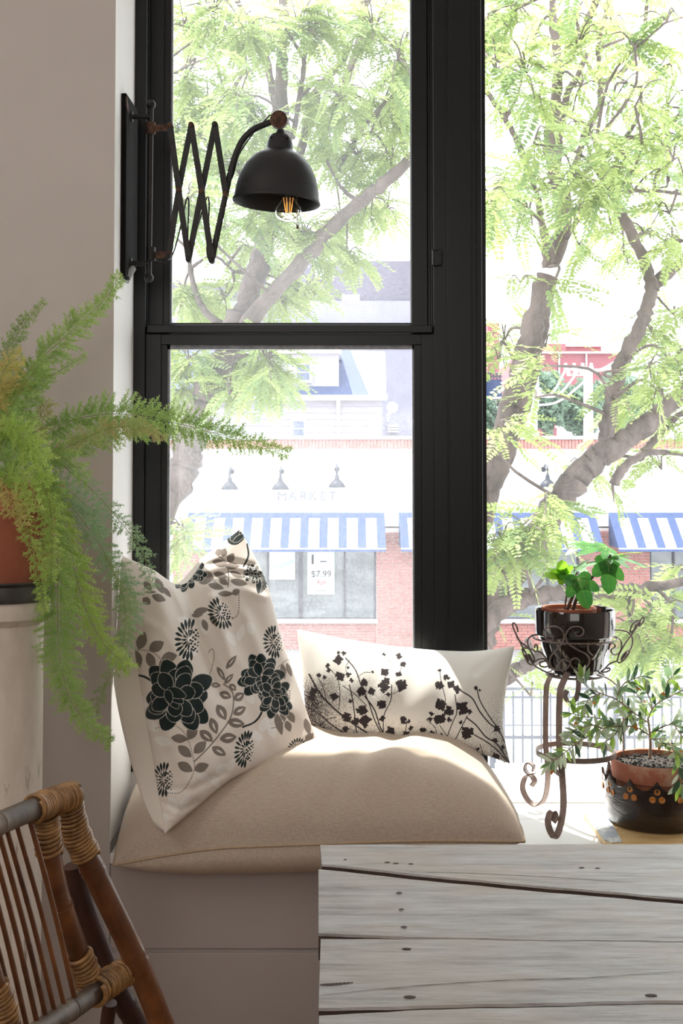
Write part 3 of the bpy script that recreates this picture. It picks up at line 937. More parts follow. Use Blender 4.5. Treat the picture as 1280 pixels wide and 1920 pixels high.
# right tree
R_limbs = [
    ([(880, 2150), (872, 1700), (868, 1400), (880, 1250), (915, 1150), (985, 1035), (1040, 955), (1080, 900), (1112, 865), (1140, 838)], 66, 46, 0),
    ([(1130, 850), (1190, 812), (1240, 772), (1290, 728), (1350, 660), (1420, 560), (1480, 430), (1510, 300)], 46, 14, 0),
    ([(1136, 850), (1140, 790), (1158, 700), (1190, 635), (1213, 575), (1224, 525)], 32, 24, 0),
    ([(1224, 545), (1206, 488), (1181, 432), (1164, 398), (1146, 358), (1130, 306), (1117, 264)], 24, 13, 0),
    ([(1222, 540), (1250, 512), (1285, 484), (1340, 430), (1390, 330), (1420, 200)], 27, 9, .05),
    ([(895, 1180), (950, 1135), (1000, 1118), (1060, 1112), (1150, 1110), (1205, 1103), (1300, 1085), (1400, 1050), (1500, 980)], 40, 9, -.2),
    ([(860, 1080), (905, 935), (935, 850), (960, 765), (985, 670), (1008, 585), (1030, 505)], 58, 38, .3),
    ([(1030, 515), (1055, 416), (1050, 358), (1036, 312), (1029, 266), (1039, 203), (1046, 141), (1042, 87), (1035, 20), (1040, -40)], 34, 11, .3),
    ([(905, 950), (935, 890), (958, 830), (985, 745), (1004, 665), (1020, 600), (1030, 540)], 34, 20, .45),
    ([(1050, 400), (1075, 396), (1105, 384), (1128, 366)], 17, 11, .3),
    ([(1050, 372), (1068, 352), (1099, 319), (1139, 287), (1180, 247), (1199, 206), (1202, 162)], 14, 5, .4),
    ([(1045, 310), (1049, 250), (1064, 175), (1080, 148), (1100, 100)], 16, 10, .6),
    ([(1070, 330), (1082, 300), (1097, 250), (1124, 200), (1127, 162), (1161, 137), (1192, 103), (1208, 62), (1212, 10)], 15, 8, .8),
    ([(1126, 168), (1122, 110), (1122, 78), (1138, 15), (1145, -30)], 10, 8, .8),
    ([(1085, 100), (1098, 45), (1122, -5)], 15, 14, .9),
    ([(1060, 445), (1080, 415), (1095, 400)], 13, 9, .2),
    ([(1028, 500), (1022, 450), (1012, 400), (1006, 358)], 20, 10, .15),
    ([(1146, 365), (1170, 360), (1230, 358), (1300, 366), (1360, 360)], 7, 6, -.1),
    ([(1160, 262), (1200, 254), (1239, 238), (1300, 208)], 9, 7, .3),
    ([(985, 310), (974, 275), (946, 222), (911, 172), (880, 150)], 13, 10, .6),
    ([(948, 222), (970, 178), (982, 128)], 7, 4, .6),
    ([(1005, 360), (985, 310)], 10, 12, .6),
    ([(890, 80), (917, 30), (945, 11), (980, 10)], 9, 6, -.2),
    ([(1150, 905), (1172, 875), (1208, 850), (1240, 848), (1300, 856), (1380, 880)], 20, 4, .2),
    ([(1195, 860), (1215, 838), (1258, 790), (1300, 760), (1380, 700)], 18, 6, .35),
    ([(868, 1380), (930, 1285), (960, 1262), (1000, 1240), (1050, 1205)], 34, 22, .2),
    ([(1128, 165), (1102, 120), (1086, 92)], 7, 5, .5), ([(1120, 92), (1200, 60), (1290, 28)], 6, 4, .5),
    ([(1124, 120), (1160, 145), (1200, 162), (1240, 120), (1252, 90)], 5, 3, .3),
    ([(905, 1080), (925, 1050), (945, 1020)], 30, 22, 1.2),
]
R_cl = [(915, 60, 30, 50, 12), (960, 30, 50, 40, 14), (1000, 70, 45, 50, 12), (1075, 30, 45, 40, 12), (1080, 90, 45, 40, 10), (1150, 40, 50, 50, 12), (1190, 90, 45, 50, 10), (1250, 40, 40, 50, 7), (1255, 120, 30, 40, 6),
        (930, 130, 40, 50, 10), (985, 140, 40, 50, 12), (1010, 190, 40, 40, 10), (1090, 160, 40, 45, 10), (1150, 190, 40, 40, 9), (1190, 200, 45, 45, 9), (1250, 200, 35, 45, 9),
        (940, 230, 35, 35, 5), (1000, 270, 30, 40, 6), (1060, 240, 35, 40, 6), (1100, 270, 35, 35, 7), (1170, 290, 50, 45, 12), (1225, 260, 45, 45, 12), (1262, 300, 28, 50, 9),
        (960, 345, 50, 28, 12), (920, 370, 35, 35, 10), (1000, 340, 35, 35, 10), (1075, 330, 45, 35, 10), (1120, 350, 40, 35, 9), (1185, 360, 50, 35, 11), (1250, 350, 40, 30, 7),
        (930, 400, 30, 30, 7), (990, 400, 30, 40, 10), (1085, 395, 40, 25, 7), (1150, 440, 35, 25, 8), (1210, 440, 40, 30, 9), (1260, 450, 30, 30, 8), (1170, 480, 25, 25, 6), (1255, 400, 30, 30, 5),
        (975, 530, 28, 18, 5), (1030, 545, 15, 20, 3), (1085, 460, 12, 20, 2), (945, 640, 32, 35, 12), (935, 680, 25, 30, 7), (1022, 650, 22, 20, 5), (1010, 685, 22, 15, 3), (1005, 745, 20, 10, 2),
        (1262, 590, 28, 28, 7), (1230, 640, 40, 40, 12), (1260, 680, 35, 40, 12), (1215, 690, 35, 35, 9), (1150, 730, 20, 30, 4), (1200, 745, 40, 30, 10), (1240, 740, 30, 20, 4), (1180, 770, 20, 18, 4), (1260, 800, 25, 30, 6), (925, 810, 22, 30, 6),
        (1090, 880, 25, 22, 5), (1075, 920, 25, 25, 6), (990, 1000, 50, 35, 14, -.6), (940, 1010, 40, 40, 12, -.4), (925, 1050, 30, 30, 8), (985, 1040, 30, 30, 8, -.6), (1020, 950, 30, 30, 7), (1040, 1010, 30, 25, 4), (1150, 930, 22, 22, 5), (1240, 880, 30, 28, 6),
        (1180, 1170, 45, 50, 18, -.3), (1240, 1150, 40, 50, 16, -.3), (1210, 1220, 35, 35, 10, -.3), (1140, 1130, 35, 22, 9), (1265, 1070, 25, 15, 5), (1255, 1220, 20, 40, 7, -.3), (920, 1170, 20, 25, 3), (995, 1305, 20, 22, 3, -.6), (980, 1215, 20, 20, 3), (1340, 80, 50, 60, 8), (1340, 220, 50, 60, 8), (1400, 340, 50, 60, 8), (1350, 480, 50, 60, 8), (1430, 480, 50, 60, 8), (1350, 640, 50, 50, 8), (1440, 620, 50, 60, 8), (1350, 800, 45, 50, 6), (1360, 900, 40, 40, 6), (1360, 1080, 50, 50, 8), (1450, 1000, 50, 50, 6),
        (930, -50, 50, 40, 6), (1010, -60, 60, 40, 8), (1110, -60, 60, 40, 8), (1210, -50, 60, 40, 8)]
tr, nrr = street_tree('many-limbed leafy tree with forked trunk behind the right pane', tuple(P(880, 2150, 3.6) * [1, 1, 0] + [0, 0, GZ]), 3.6, R_limbs, R_cl, 9, 2.0)
c0, c1 = P(1027, 518, 3.9), P(1033, 500, 3.9)
m = MB(); m.tube([c0, c1], [.074, .072], 18); m.build('painted_band', M['tape'], tr)
a_, b_ = P(1117, 264, 3.6), P(1115, 258, 3.59)
m = MB(); m.tube([a_, b_], [.021, .021], 12); m.build('cut_end', M['cutwood'], tr)
print('FRONDS', nl, nrr)
# ================================================================== CUSHIONS
def attr_cloth(name, rough=0.85, sheen=0.2, bump=0.06, scale=500):
    t = Nt(name)
    a = t.n('ShaderNodeAttribute'); a.attribute_name = 'print'
    f = t.noise(t.coord((1, 1, 1)), scale, 2, 0.6)
    return t.done(t.prin(a.outputs['Color'], rough, 0, 0.2, t.bump(f, bump, .001), sheen))
def linen(name, c, c2, weave=900):
    t = Nt(name)
    a = t.noise(t.coord((1, 1, .06)), weave, 2, .5)
    b = t.noise(t.coord((.06, 1, 1)), weave, 2, .5)
    k = t.math('ADD', t.math('MULTIPLY', a, .5), t.math('MULTIPLY', b, .5))
    big = t.noise(t.coord((1, 1, 1)), 7, 3)
    col = t.ramp(k, [(.36, lin(c2)), (.62, lin(c))])
    col = t.mix(t.math('MULTIPLY', big, .22), col, lin(tuple(x * .9 for x in c2)))
    return t.done(t.prin(col, .9, 0, .15, t.bump(k, .35, .0012), .15))
M['linen'] = linen('beige_linen', (222, 208, 192), (190, 172, 154))
M['white_cotton'] = mat('plain_cotton', (236, 228, 218), (230, 221, 210), 0.88, scale=300, bump=.05, bdist=.001, spec=.2)
M['piping'] = mat('cushion_piping', (200, 178, 152), (180, 158, 132), 0.9, scale=200)
M['print'] = attr_cloth('printed_cotton')
M['print_linen'] = attr_cloth('printed_linen', .9, .1, .25, 420)

def coons(bot, top, left, right, NU, NV):
    b, t_ = catmull(bot, NU + 1), catmull(top, NU + 1)
    l, r = catmull(left, NV + 1), catmull(right, NV + 1)
    u = np.linspace(0, 1, NU + 1)[None, :, None]
    v = np.linspace(0, 1, NV + 1)[:, None, None]
    return ((1 - v) * b[None] + v * t_[None] + (1 - u) * l[:, None] + u * r[:, None]
            - ((1 - u) * (1 - v) * b[0] + u * (1 - v) * b[-1] + (1 - u) * v * t_[0] + u * v * t_[-1]))

def sheet(name, G, mt, parent, flip=False, colors=None):
    nv, nu = G.shape[:2]
    me = bpy.data.meshes.new(name)
    off = np.array(BASE[parent.name])
    V = (G.reshape(-1, 3) - off)
    idx = np.arange(nv * nu).reshape(nv, nu)
    q = np.stack([idx[:-1, :-1], idx[:-1, 1:], idx[1:, 1:], idx[1:, :-1]], -1).reshape(-1, 4)
    if flip: q = q[:, ::-1]
    me.vertices.add(len(V)); me.vertices.foreach_set('co', V.ravel())
    me.loops.add(q.size); me.loops.foreach_set('vertex_index', q.ravel().astype(np.int32))
    me.polygons.add(len(q)); me.polygons.foreach_set('loop_start', np.arange(0, q.size, 4, dtype=np.int32))
    me.polygons.foreach_set('loop_total', np.full(len(q), 4, dtype=np.int32))
    me.polygons.foreach_set('use_smooth', np.ones(len(q), dtype=bool))
    me.update(calc_edges=True)
    me.materials.append(mt)
    if colors is not None:
        a = me.attributes.new('print', 'FLOAT_COLOR', 'POINT')
        c = np.ones((len(V), 4), np.float32); c[:, :3] = colors.reshape(-1, 3)
        a.data.foreach_set('color', c.ravel())
    o = bpy.data.objects.new(name, me)
    COL.objects.link(o); o.parent = parent
    BASE[o.name] = tuple(off)
    return o

def segdist(x, y, pts):
    d = np.full(x.shape, 1e9)
    for (ax, ay), (bx_, by) in zip(pts[:-1], pts[1:]):
        vx, vy = bx_ - ax, by - ay
        t = np.clip(((x - ax) * vx + (y - ay) * vy) / max(1e-9, vx * vx + vy * vy), 0, 1)
        d = np.minimum(d, np.hypot(x - ax - t * vx, y - ay - t * vy))
    return d

class Print:
    """the printed pattern of a cloth, worked out in the flat cloth's own coordinates"""
    def __init__(s, x, y, base):
        s.x, s.y = x, y
        s.c = np.empty(x.shape + (3,)); s.c[:] = lin(base)
    def put(s, mask, col):
        s.c[mask] = lin(col)
    def petal(s, x0, y0, ang, L, W, col, line=None, lw=3.0, p=0.8):
        near = (np.abs(s.x - x0) < L + W) & (np.abs(s.y - y0) < L + W)
        if not near.any(): return
        xx, yy = s.x[near] - x0, s.y[near] - y0
        ca, sa = math.cos(R(ang)), math.sin(R(ang))
        a, b = xx * ca + yy * sa, -xx * sa + yy * ca
        t = np.clip(a / L, 0, 1)
        h = W * .5 * np.sin(math.pi * t ** p) ** (.8 if line is None else .62)
        ins = (np.abs(b) < h) & (a > 0) & (a < L)
        c = s.c[near]
        if line is not None:
            c[ins] = lin(line)
            ins = (np.abs(b) < h - lw) & (a > lw * .8) & (a < L - lw * 1.2)
        c[ins] = lin(col)
        s.c[near] = c
    def leaf(s, cx, cy, ang, L, W, col, vein=None):
        x0, y0 = cx - math.cos(R(ang)) * L / 2, cy - math.sin(R(ang)) * L / 2
        s.petal(x0, y0, ang, L, W, col, p=.9)
        if vein is not None:
            s.petal(cx - math.cos(R(ang)) * L * .2, cy - math.sin(R(ang)) * L * .2, ang, L * .5, W * .2, vein)
    def stroke(s, pts, w, col, n=24):
        c = catmull(pts, n)
        s.put(segdist(s.x, s.y, c) < w / 2, col)
    def dots(s, pts, r, step, col):
        c = catmull(pts, 200)
        d = np.concatenate([[0], np.cumsum(np.hypot(*np.diff(c, axis=0).T))])
        for q in np.arange(0, d[-1], step):
            x0, y0 = np.interp(q, d, c[:, 0]), np.interp(q, d, c[:, 1])
            s.put(np.hypot(s.x - x0, s.y - y0) < r, col)
    def peony(s, cx, cy, rx, ry, rot, col, line, bx_=-.35, by_=0.0):
        ca, sa = math.cos(R(rot)), math.sin(R(rot))
        def pos(u, v):
            return cx + (u * rx) * ca - (v * ry) * sa, cy + (u * rx) * sa + (v * ry) * ca
        rm = (rx + ry) / 2
        for ring, (rr, k, L, W) in enumerate(((.30, 10, .74, .62), (.22, 9, .62, .58), (.10, 7, .56, .52))):
            for i in range(k):
                a = 360 * i / k + ring * 21 + 9 * math.sin(i * 2.3 + ring)
                x0, y0 = pos(rr * math.cos(R(a)) + bx_ * .22 * ring, rr * math.sin(R(a)) + by_ * .22 * ring)
                q = pos(rr * math.cos(R(a)) * 2, rr * math.sin(R(a)) * 2)
                s.petal(x0, y0, a + rot, rm * L * (1 if abs(rx - ry) < 1 else (rx * abs(math.cos(R(a))) + ry * abs(math.sin(R(a)))) / rm), rm * W, col, line, 3.0, 1.25)
        for (da, L, W) in ((60, .75, .42), (40, .72, .4), (20, .7, .38), (75, .5, .3)):
            x0, y0 = pos(bx_ - .05, by_ - .18)
            s.petal(x0, y0, da + rot, rm * L, rm * W, col, line, 2.0, .8)
    def mum(s, cx, cy, rx, ry, rot, col, side=1, cut=None):
        ca, sa = math.cos(R(rot)), math.sin(R(rot))
        for (r0, r1, k, w) in ((.42, 1.0, 21, .165), (.08, .50, 13, .105)):
            for i in range(k):
                a = 360 * i / k + (7 if r0 < .5 else 0)
                rs = math.cos(R(a)) * side > .35
                if r0 < .5 and rs:
                    continue
                if rs and abs(math.sin(R(a))) < .8 and i % 2:
                    continue
                u, v = math.cos(R(a)), math.sin(R(a))
                x0, y0 = cx + u * r0 * rx * ca - v * r0 * ry * sa, cy + u * r0 * rx * sa + v * r0 * ry * ca
                x1, y1 = cx + u * r1 * rx * ca - v * r1 * ry * sa, cy + u * r1 * rx * sa + v * r1 * ry * ca
                an = math.degrees(math.atan2(y1 - y0, x1 - x0)) + 8
                s.petal(x0, y0, an, math.hypot(x1 - x0, y1 - y0), w * (rx + ry) / 2, col, p=1.5)
        for i in range(5):
            for j in range(4):
                u, v = side * (.10 + .15 * j + .04 * math.sin(i * 5.1 + j)), -.42 + .21 * i + (j % 2) * .1 + .03 * math.cos(3.3 * i + 2 * j)
                x0, y0 = cx + u * rx * ca - v * ry * sa, cy + u * rx * sa + v * ry * ca
                s.put(np.hypot(s.x - x0, s.y - y0) < .065 * (rx + ry) / 2 * (1 if j < 3 else .7), col)

def bump_fn(u, v, a=.5):
    return (np.clip(4 * u * (1 - u), 0, 1) ** a) * (np.clip(4 * v * (1 - v), 0, 1) ** a)

# ---- big floor cushion on the bench
cu = thing('floor_cushion', 'plump beige linen floor cushion lying on the window bench', 'cushion', (0.05, 0.1, BZ))
NU, NV = 150, 90
fe = [(213, 1622, -.13), (309, 1604, -.135), (419, 1590, -.135), (594, 1583, -.135), (790, 1577, -.135), (983, 1578, -.125)]
be = [(262, 1468, .325), (420, 1462, .325), (590, 1460, .325), (760, 1460, .325), (898, 1464, .32)]
le = [(213, 1622, -.13), (224, 1570, 0), (247, 1500, .2), (262, 1468, .325)]
re_ = [(983, 1578, -.125), (972, 1543, .0), (935, 1492, .2), (898, 1464, .32)]
Cg = coons(fe, be, le, re_, NU, NV)
Wp = P(Cg[..., 0], Cg[..., 1], Cg[..., 2])
u = np.linspace(0, 1, NU + 1)[None, :] * np.ones((NV + 1, 1)); v = np.linspace(0, 1, NV + 1)[:, None] * np.ones((1, NU + 1))
B = bump_fn(u, v, .5) * (1 + .22 * np.clip((u - .6) / .25, 0, 1) * np.clip((1 - u) / .06, 0, 1))
B = np.where(u > .6, np.minimum(B, 1.0), B)
wob = .010 * np.sin(9 * u + 5 * v) * B + .007 * np.sin(21 * u - 6 * v + 1) * B + .006 * np.sin(5 * u + 17 * v)*B
fold = -.014 * np.exp(-(segdist(u, v, [(.62, .02), (.66, .3), (.74, .55)]) / .03) ** 2) - .010 * np.exp(-(segdist(u, v, [(.80, .02), (.78, .35)]) / .025) ** 2) - .010 * np.exp(-(segdist(u, v, [(.30, .02), (.27, .3)]) / .03) ** 2)
top = Wp.copy(); top[..., 2] += .225 * (B ** .9) * (1 - .10 * (1 - u)) + wob + fold * B ** .3 + .034 * np.exp(-((u - .885) / .09) ** 2 - ((v - .72) / .25) ** 2) * np.minimum(1, B * 2)
top[..., 1] -= .035 * B * (1 - v)
bot = Wp.copy(); bot[..., 2] -= .135 * B; bot[..., 1] -= .03 * B * (1 - v)
bot[..., 2] = np.where(bot[..., 1] > -.03, np.maximum(bot[..., 2], BZ + .002), bot[..., 2])
top[..., 2] = np.maximum(top[..., 2], bot[..., 2])
sheet('top_panel', top, M['linen'], cu)
sheet('bottom_panel', bot, M['linen'], cu, flip=True)
rim = np.vstack([Wp[0], Wp[1:, -1], Wp[-1, -2::-1], Wp[-2:0:-1, 0]])
m = MB(); m.tube(rim, .0042, 6, closed=True); m.build('piping', M['piping'], cu, smooth=180)

# ---- tall floral pillow leaning in the corner
INK, GREY, CREAM, GHOST, BASEC = (34, 46, 46), (134, 124, 116), (232, 224, 214), (247, 243, 238), (238, 229, 220)
fp = thing('floral_pillow', 'large square cotton pillow printed with dark flowers and grey leaves', 'pillow', tuple(P(430, 1500, .08)))
bot_ = [(309, 1563, -.20), (368, 1514, -.16), (432, 1462, -.10), (512, 1425, -.01), (594, 1390, .08)]
top_ = [(229, 1042, .13), (283, 1066, .11), (342, 1096, .17), (390, 1040, .25), (450, 992, .29)]
lef_ = [(309, 1563, -.20), (289, 1440, -.12), (268, 1320, -.03), (248, 1190, .05), (229, 1042, .13)]
rig_ = [(594, 1390, .08), (562, 1295, .15), (528, 1195, .20), (497, 1085, .24), (450, 992, .29)]
NU, NV = 480, 560
G = coons(bot_, top_, lef_, rig_, NU, NV)
u = np.linspace(0, 1, NU + 1)[None, :] * np.ones((NV + 1, 1)); v = np.linspace(0, 1, NV + 1)[:, None] * np.ones((1, NU + 1))
B = bump_fn(u, v, .55)
px, py = G[..., 0].copy(), G[..., 1].copy()
X5, Y5 = (px - 200) * 2.743, (py - 960) * 2.743
def ridge(pts, w, a):
    d = segdist(px, py, pts) / w
    return a * np.exp(-d * d)
depth = G[..., 2] - .105 * B
wr_ = (ridge([(342, 1096), (366, 1180), (400, 1250), (420, 1300)], 13, .030) + ridge([(330, 1105), (350, 1150), (352, 1200)], 10, -.018) + ridge([(395, 1100), (412, 1170), (430, 1230)], 12, -.014)
       + ridge([(385, 1060), (420, 1050), (475, 1060)], 6, .010) + ridge([(380, 1085), (430, 1072), (488, 1080)], 6, .009) + ridge([(400, 1120), (450, 1105), (500, 1120)], 8, -.008)
       + ridge([(300, 1420), (360, 1390), (430, 1395)], 12, .006) + ridge([(275, 1330), (330, 1320), (400, 1290)], 10, .005) + ridge([(440, 1190), (500, 1280), (560, 1370)], 12, .006)
       + ridge([(460, 1150), (490, 1230), (510, 1330)], 9, -.006) + ridge([(300, 1480), (360, 1480), (420, 1450)], 8, .006) + ridge([(290, 1500), (340, 1520), (370, 1505)], 7, .007) + ridge([(260, 1160), (300, 1180), (340, 1240)], 10, -.006)
       + ridge([(300, 1530), (330, 1540)], 6, -.006))
depth += wr_ * np.clip(B * 3, 0, 1)
depth += (.0035 * np.sin(px * .07 + py * .05) + .0025 * np.sin(px * .13 - py * .06 + 2)) * np.clip(2 * B, 0, 1)
front = P(px, py, depth)
pr = Print(X5, Y5, BASEC)
def ghost(lst):
    for (x, y, a, L, W_) in lst: pr.leaf(x, y, a, L, W_, GHOST)
ghost([(230, 1100, 40, 90, 50), (290, 1180, 20, 100, 50), (190, 980, 60, 80, 45), (810, 1090, -60, 90, 50), (770, 1150, 30, 80, 45), (850, 1130, 70, 80, 40), (500, 1365, 20, 80, 40), (590, 1320, -40, 80, 45), (560, 1390, 60, 80, 40), (640, 1300, -70, 70, 40),
       (340, 1510, 70, 100, 55), (400, 1490, -60, 90, 45), (290, 1570, 20, 80, 45), (640, 650, 60, 90, 40), (690, 620, -70, 90, 40), (740, 600, 70, 80, 40), (400, 560, 20, 80, 40), (120, 1180, 70, 100, 50), (740, 960, 60, 70, 40), (330, 1440, 0, 70, 30), (440, 720, 40, 60, 30), (500, 600, 70, 70, 35)])
for pts in ([(330, 1580), (340, 1500), (380, 1460)], [(520, 1420), (590, 1360), (660, 1280)], [(770, 1200), (810, 1120), (860, 1060)]):
    pr.stroke(pts, 4, GHOST)
def leaves(lst, vein=None):
    for (x, y, a, L, W_) in lst: pr.leaf(x, y, a, L, W_, GREY, vein)
pr.stroke([(452, 1282), (520, 1215), (590, 1130), (640, 1050), (652, 970), (640, 915), (600, 885)], 7, GREY)
leaves([(680, 950, -35, 62, 46), (610, 942, 20, 66, 42), (590, 1030, 60, 90, 52), (683, 1022, -30, 74, 46), (665, 1085, 10, 92, 50), (550, 1100, 70, 88, 46), (512, 1152, 40, 88, 50), (625, 1162, -8, 88, 54), (577, 1230, 30, 84, 46), (648, 902, 45, 46, 34), (560, 890, 5, 52, 28)], BASEC)
leaves([(480, 1210, -45, 86, 52), (440, 1130, -65, 88, 54), (375, 1165, 5, 88, 46), (402, 1232, 40, 90, 50), (404, 1312, 30, 88, 50), (487, 1313, -20, 80, 50), (205, 690, -60, 0.1, 0.1)])
leaves([(640, 772, -52, 88, 30), (588, 832, 60, 84, 28), (628, 858, -50, 70, 26)], BASEC)
leaves([(180, 662, -70, 96, 54), (256, 690, -30, 86, 58), (322, 746, -12, 82, 54), (160, 756, 75, 90, 46), (227, 766, 70, 92, 48), (290, 795, 70, 70, 40)])
pr.stroke([(624, 385), (626, 320), (614, 260), (560, 215)], 6, GREY)
leaves([(578, 206, -20, 46, 34), (602, 207, -70, 44, 36), (638, 236, -60, 56, 40), (583, 264, 15, 84, 40), (645, 278, 0, 80, 36), (525, 325, 40, 62, 36), (585, 325, 15, 76, 34), (668, 322, 25, 80, 30), (507, 357, -10, 68, 30), (600, 357, 40, 56, 34), (563, 383, 15, 84, 34), (680, 362, 12, 90, 38), (612, 420, 0, 80, 30), (665, 411, -30, 44, 36)], None)
leaves([(485, 508, -15, 80, 36), (465, 530, -5, 60, 26), (550, 558, 60, 70, 32), (505, 582, 70, 64, 32), (210, 380, 50, 60, 34), (272, 380, 65, 90, 40), (268, 442, 20, 76, 40), (308, 412, 50, 70, 26), (205, 458, 40, 50, 40), (225, 412, 0, 60, 14)])
leaves([(922, 972, -80, 76, 36), (885, 1090, 75, 120, 40), (933, 1102, 70, 60, 36), (948, 1055, 60, 66, 38), (908, 820, 80, 80, 30), (938, 812, 70, 76, 26), (1032, 1105, 75, 90, 34), (1042, 1160, -50, 60, 40), (905, 1050, 70, 60, 24)])
pr.stroke([(845, 1112), (900, 1095), (950, 1000)], 4, GREY)
for pts in ([(150, 708), (235, 720), (290, 770), (318, 800)], [(255, 1112), (330, 1092), (405, 1145), (448, 1280), (442, 1350), (385, 1438), (300, 1446)], [(440, 862), (515, 855), (550, 760), (545, 705), (518, 725)], [(680, 420), (676, 520), (640, 556)], [(408, 392), (420, 345), (530, 345), (580, 380)], [(880, 800), (930, 760), (975, 790)], [(900, 900), (940, 920), (935, 1000)]):
    pr.dots(pts, 3.6, 12, GREY)
LN = (214, 208, 200)
pr.stroke([(118, 836), (190, 846), (245, 880), (285, 910)], 12, INK)
pr.stroke([(808, 950), (796, 1030), (760, 1080), (700, 1106)], 10, INK)
pr.stroke([(703, 280), (728, 225), (722, 165)], 9, INK)
pr.peony(368, 942, 148, 160, 0, INK, LN)
pr.peony(795, 850, 96, 100, 20, INK, LN, -.1, .2)
pr.peony(862, 945, 64, 108, -10, INK, LN, -.2, -.1)
pr.peony(425, 322, 92, 46, -38, INK, LN)
pr.petal(620, 150, -20, 100, 70, INK, LN, 2); pr.petal(640, 150, -60, 80, 40, INK, LN, 2); pr.petal(650, 155, -35, 80, 30, INK, LN, 2)
for k in range(9):
    pr.petal(735 + k * 6, 300 + k * 5, 20 + 9 * k, 115 - 4 * k, 30, INK, LN, 1.6)
pr.peony(750, 318, 44, 40, 20, INK, LN)
pr.mum(425, 656, 78, 112, 0, INK)
pr.mum(590, 520, 70, 88, -30, INK)
pr.mum(862, 668, 60, 88, -10, INK)
pr.mum(715, 1220, 60, 100, 8, INK)
pr.mum(296, 1376, 68, 92, 0, INK)
pr.mum(980, 1216, 50, 60, 30, INK)
sheet('front_panel', front, M['print'], fp, colors=pr.c)
Gb = coons(bot_, top_, lef_, rig_, 80, 90)
ub = np.linspace(0, 1, 81)[None, :] * np.ones((91, 1)); vb = np.linspace(0, 1, 91)[:, None] * np.ones((1, 81))
Bb = bump_fn(ub, vb, .45)
shl = np.exp(-((ub) / .28) ** 2) * np.sin(math.pi * np.clip(vb, 0, 1)) ** .6
pxb = Gb[..., 0] - 112 * bump_fn(ub, vb, .33) * (1 - ub) + 6 * Bb * ub
pyb = Gb[..., 1] - 12 * Bb
backp = P(pxb, pyb, Gb[..., 2] + .055 * Bb + .0045 * np.sin(vb * 38 + 3 * ub) * Bb)
backp[..., 0] = np.maximum(backp[..., 0], RX + .004)
backp[..., 1] = np.minimum(backp[..., 1], .352)
sheet('back_panel', backp, M['white_cotton'], fp, flip=True)

# ---- lumbar pillow with dark plant print
lp = thing('lumbar_pillow', 'oblong white linen pillow printed with dark wild plants', 'pillow', tuple(P(760, 1390, .2)))
bot_ = [(578, 1386, .16), (684, 1388, .15), (791, 1389, .15), (878, 1406, .15), (956, 1432, .16)]
top_ = [(556, 1180, .27), (660, 1200, .28), (770, 1215, .285), (880, 1221, .285), (964, 1212, .28)]
lef_ = [(578, 1386, .16), (572, 1330, .19), (566, 1260, .22), (556, 1180, .27)]
rig_ = [(956, 1432, .16), (943, 1360, .19), (950, 1285, .23), (964, 1212, .28)]
NU, NV = 580, 330
G = coons(bot_, top_, lef_, rig_, NU, NV)
u = np.linspace(0, 1, NU + 1)[None, :] * np.ones((NV + 1, 1)); v = np.linspace(0, 1, NV + 1)[:, None] * np.ones((1, NU + 1))
B = bump_fn(u, v, .5)
px, py = G[..., 0], G[..., 1]
depth = G[..., 2] - .085 * B + ridge([(925, 1230), (890, 1260)], 9, .006) * B + .002 * np.sin(px * .09 + py * .05) * B
front = P(px, py, depth)
X6, Y6 = (px - 540) * 2.783, (py - 1180) * 2.783
pr = Print(X6, Y6, (238, 235, 228))
DK = (58, 52, 54)
# sprayed dark ground, denser at the lower left and along the foot
den = .95 * np.exp(-((X6 - 90) / 150) ** 2) * np.clip((Y6 - 230) / 160, 0, 1) + .8 * np.clip((Y6 - 470) / 140, 0, 1) * np.exp(-np.clip(X6 - 330, 0, 9999) / 260) + .35 * np.exp(-((X6 - 1120) / 60) ** 2) * np.clip((Y6 - 300) / 300, 0, 1) + .12 * np.exp(-((Y6 - 330) / 60) ** 2) * (X6 < 560) + .16 * np.clip((Y6 - 560) / 80, 0, 1) + .10 * np.exp(-((X6 - 760) / 60) ** 2) * np.clip((Y6 - 420) / 100, 0, 1)
hsh = nr.uniform(size=X6.shape)
pr.put(hsh < np.clip(den, 0, .9), DK)
def flower(x, y, r, seed=0):
    near = np.hypot(X6 - x, Y6 - y) < r * 1.4
    c = pr.c[near]
    k = np.zeros(int(near.sum()), bool)
    gg = random.Random(int(seed * 100) + 3)
    nb_ = 6 if r > 18 else 4
    for q_ in range(nb_):
        an = 6.283 * q_ / nb_ + gg.uniform(-.5, .5); of = r * gg.uniform(.35, .58)
        bx0, by0 = x + of * math.cos(an), y + of * math.sin(an)
        a = np.arctan2(Y6[near] - by0, X6[near] - bx0); d = np.hypot(X6[near] - bx0, Y6[near] - by0)
        k |= d < r * gg.uniform(.34, .5) * (.85 + .2 * np.cos(3 * a + q_ + seed) + .12 * np.cos(7 * a + seed))
    k |= np.hypot(X6[near] - x, Y6[near] - y) < r * .45
    c[k] = lin(DK); pr.c[near] = c
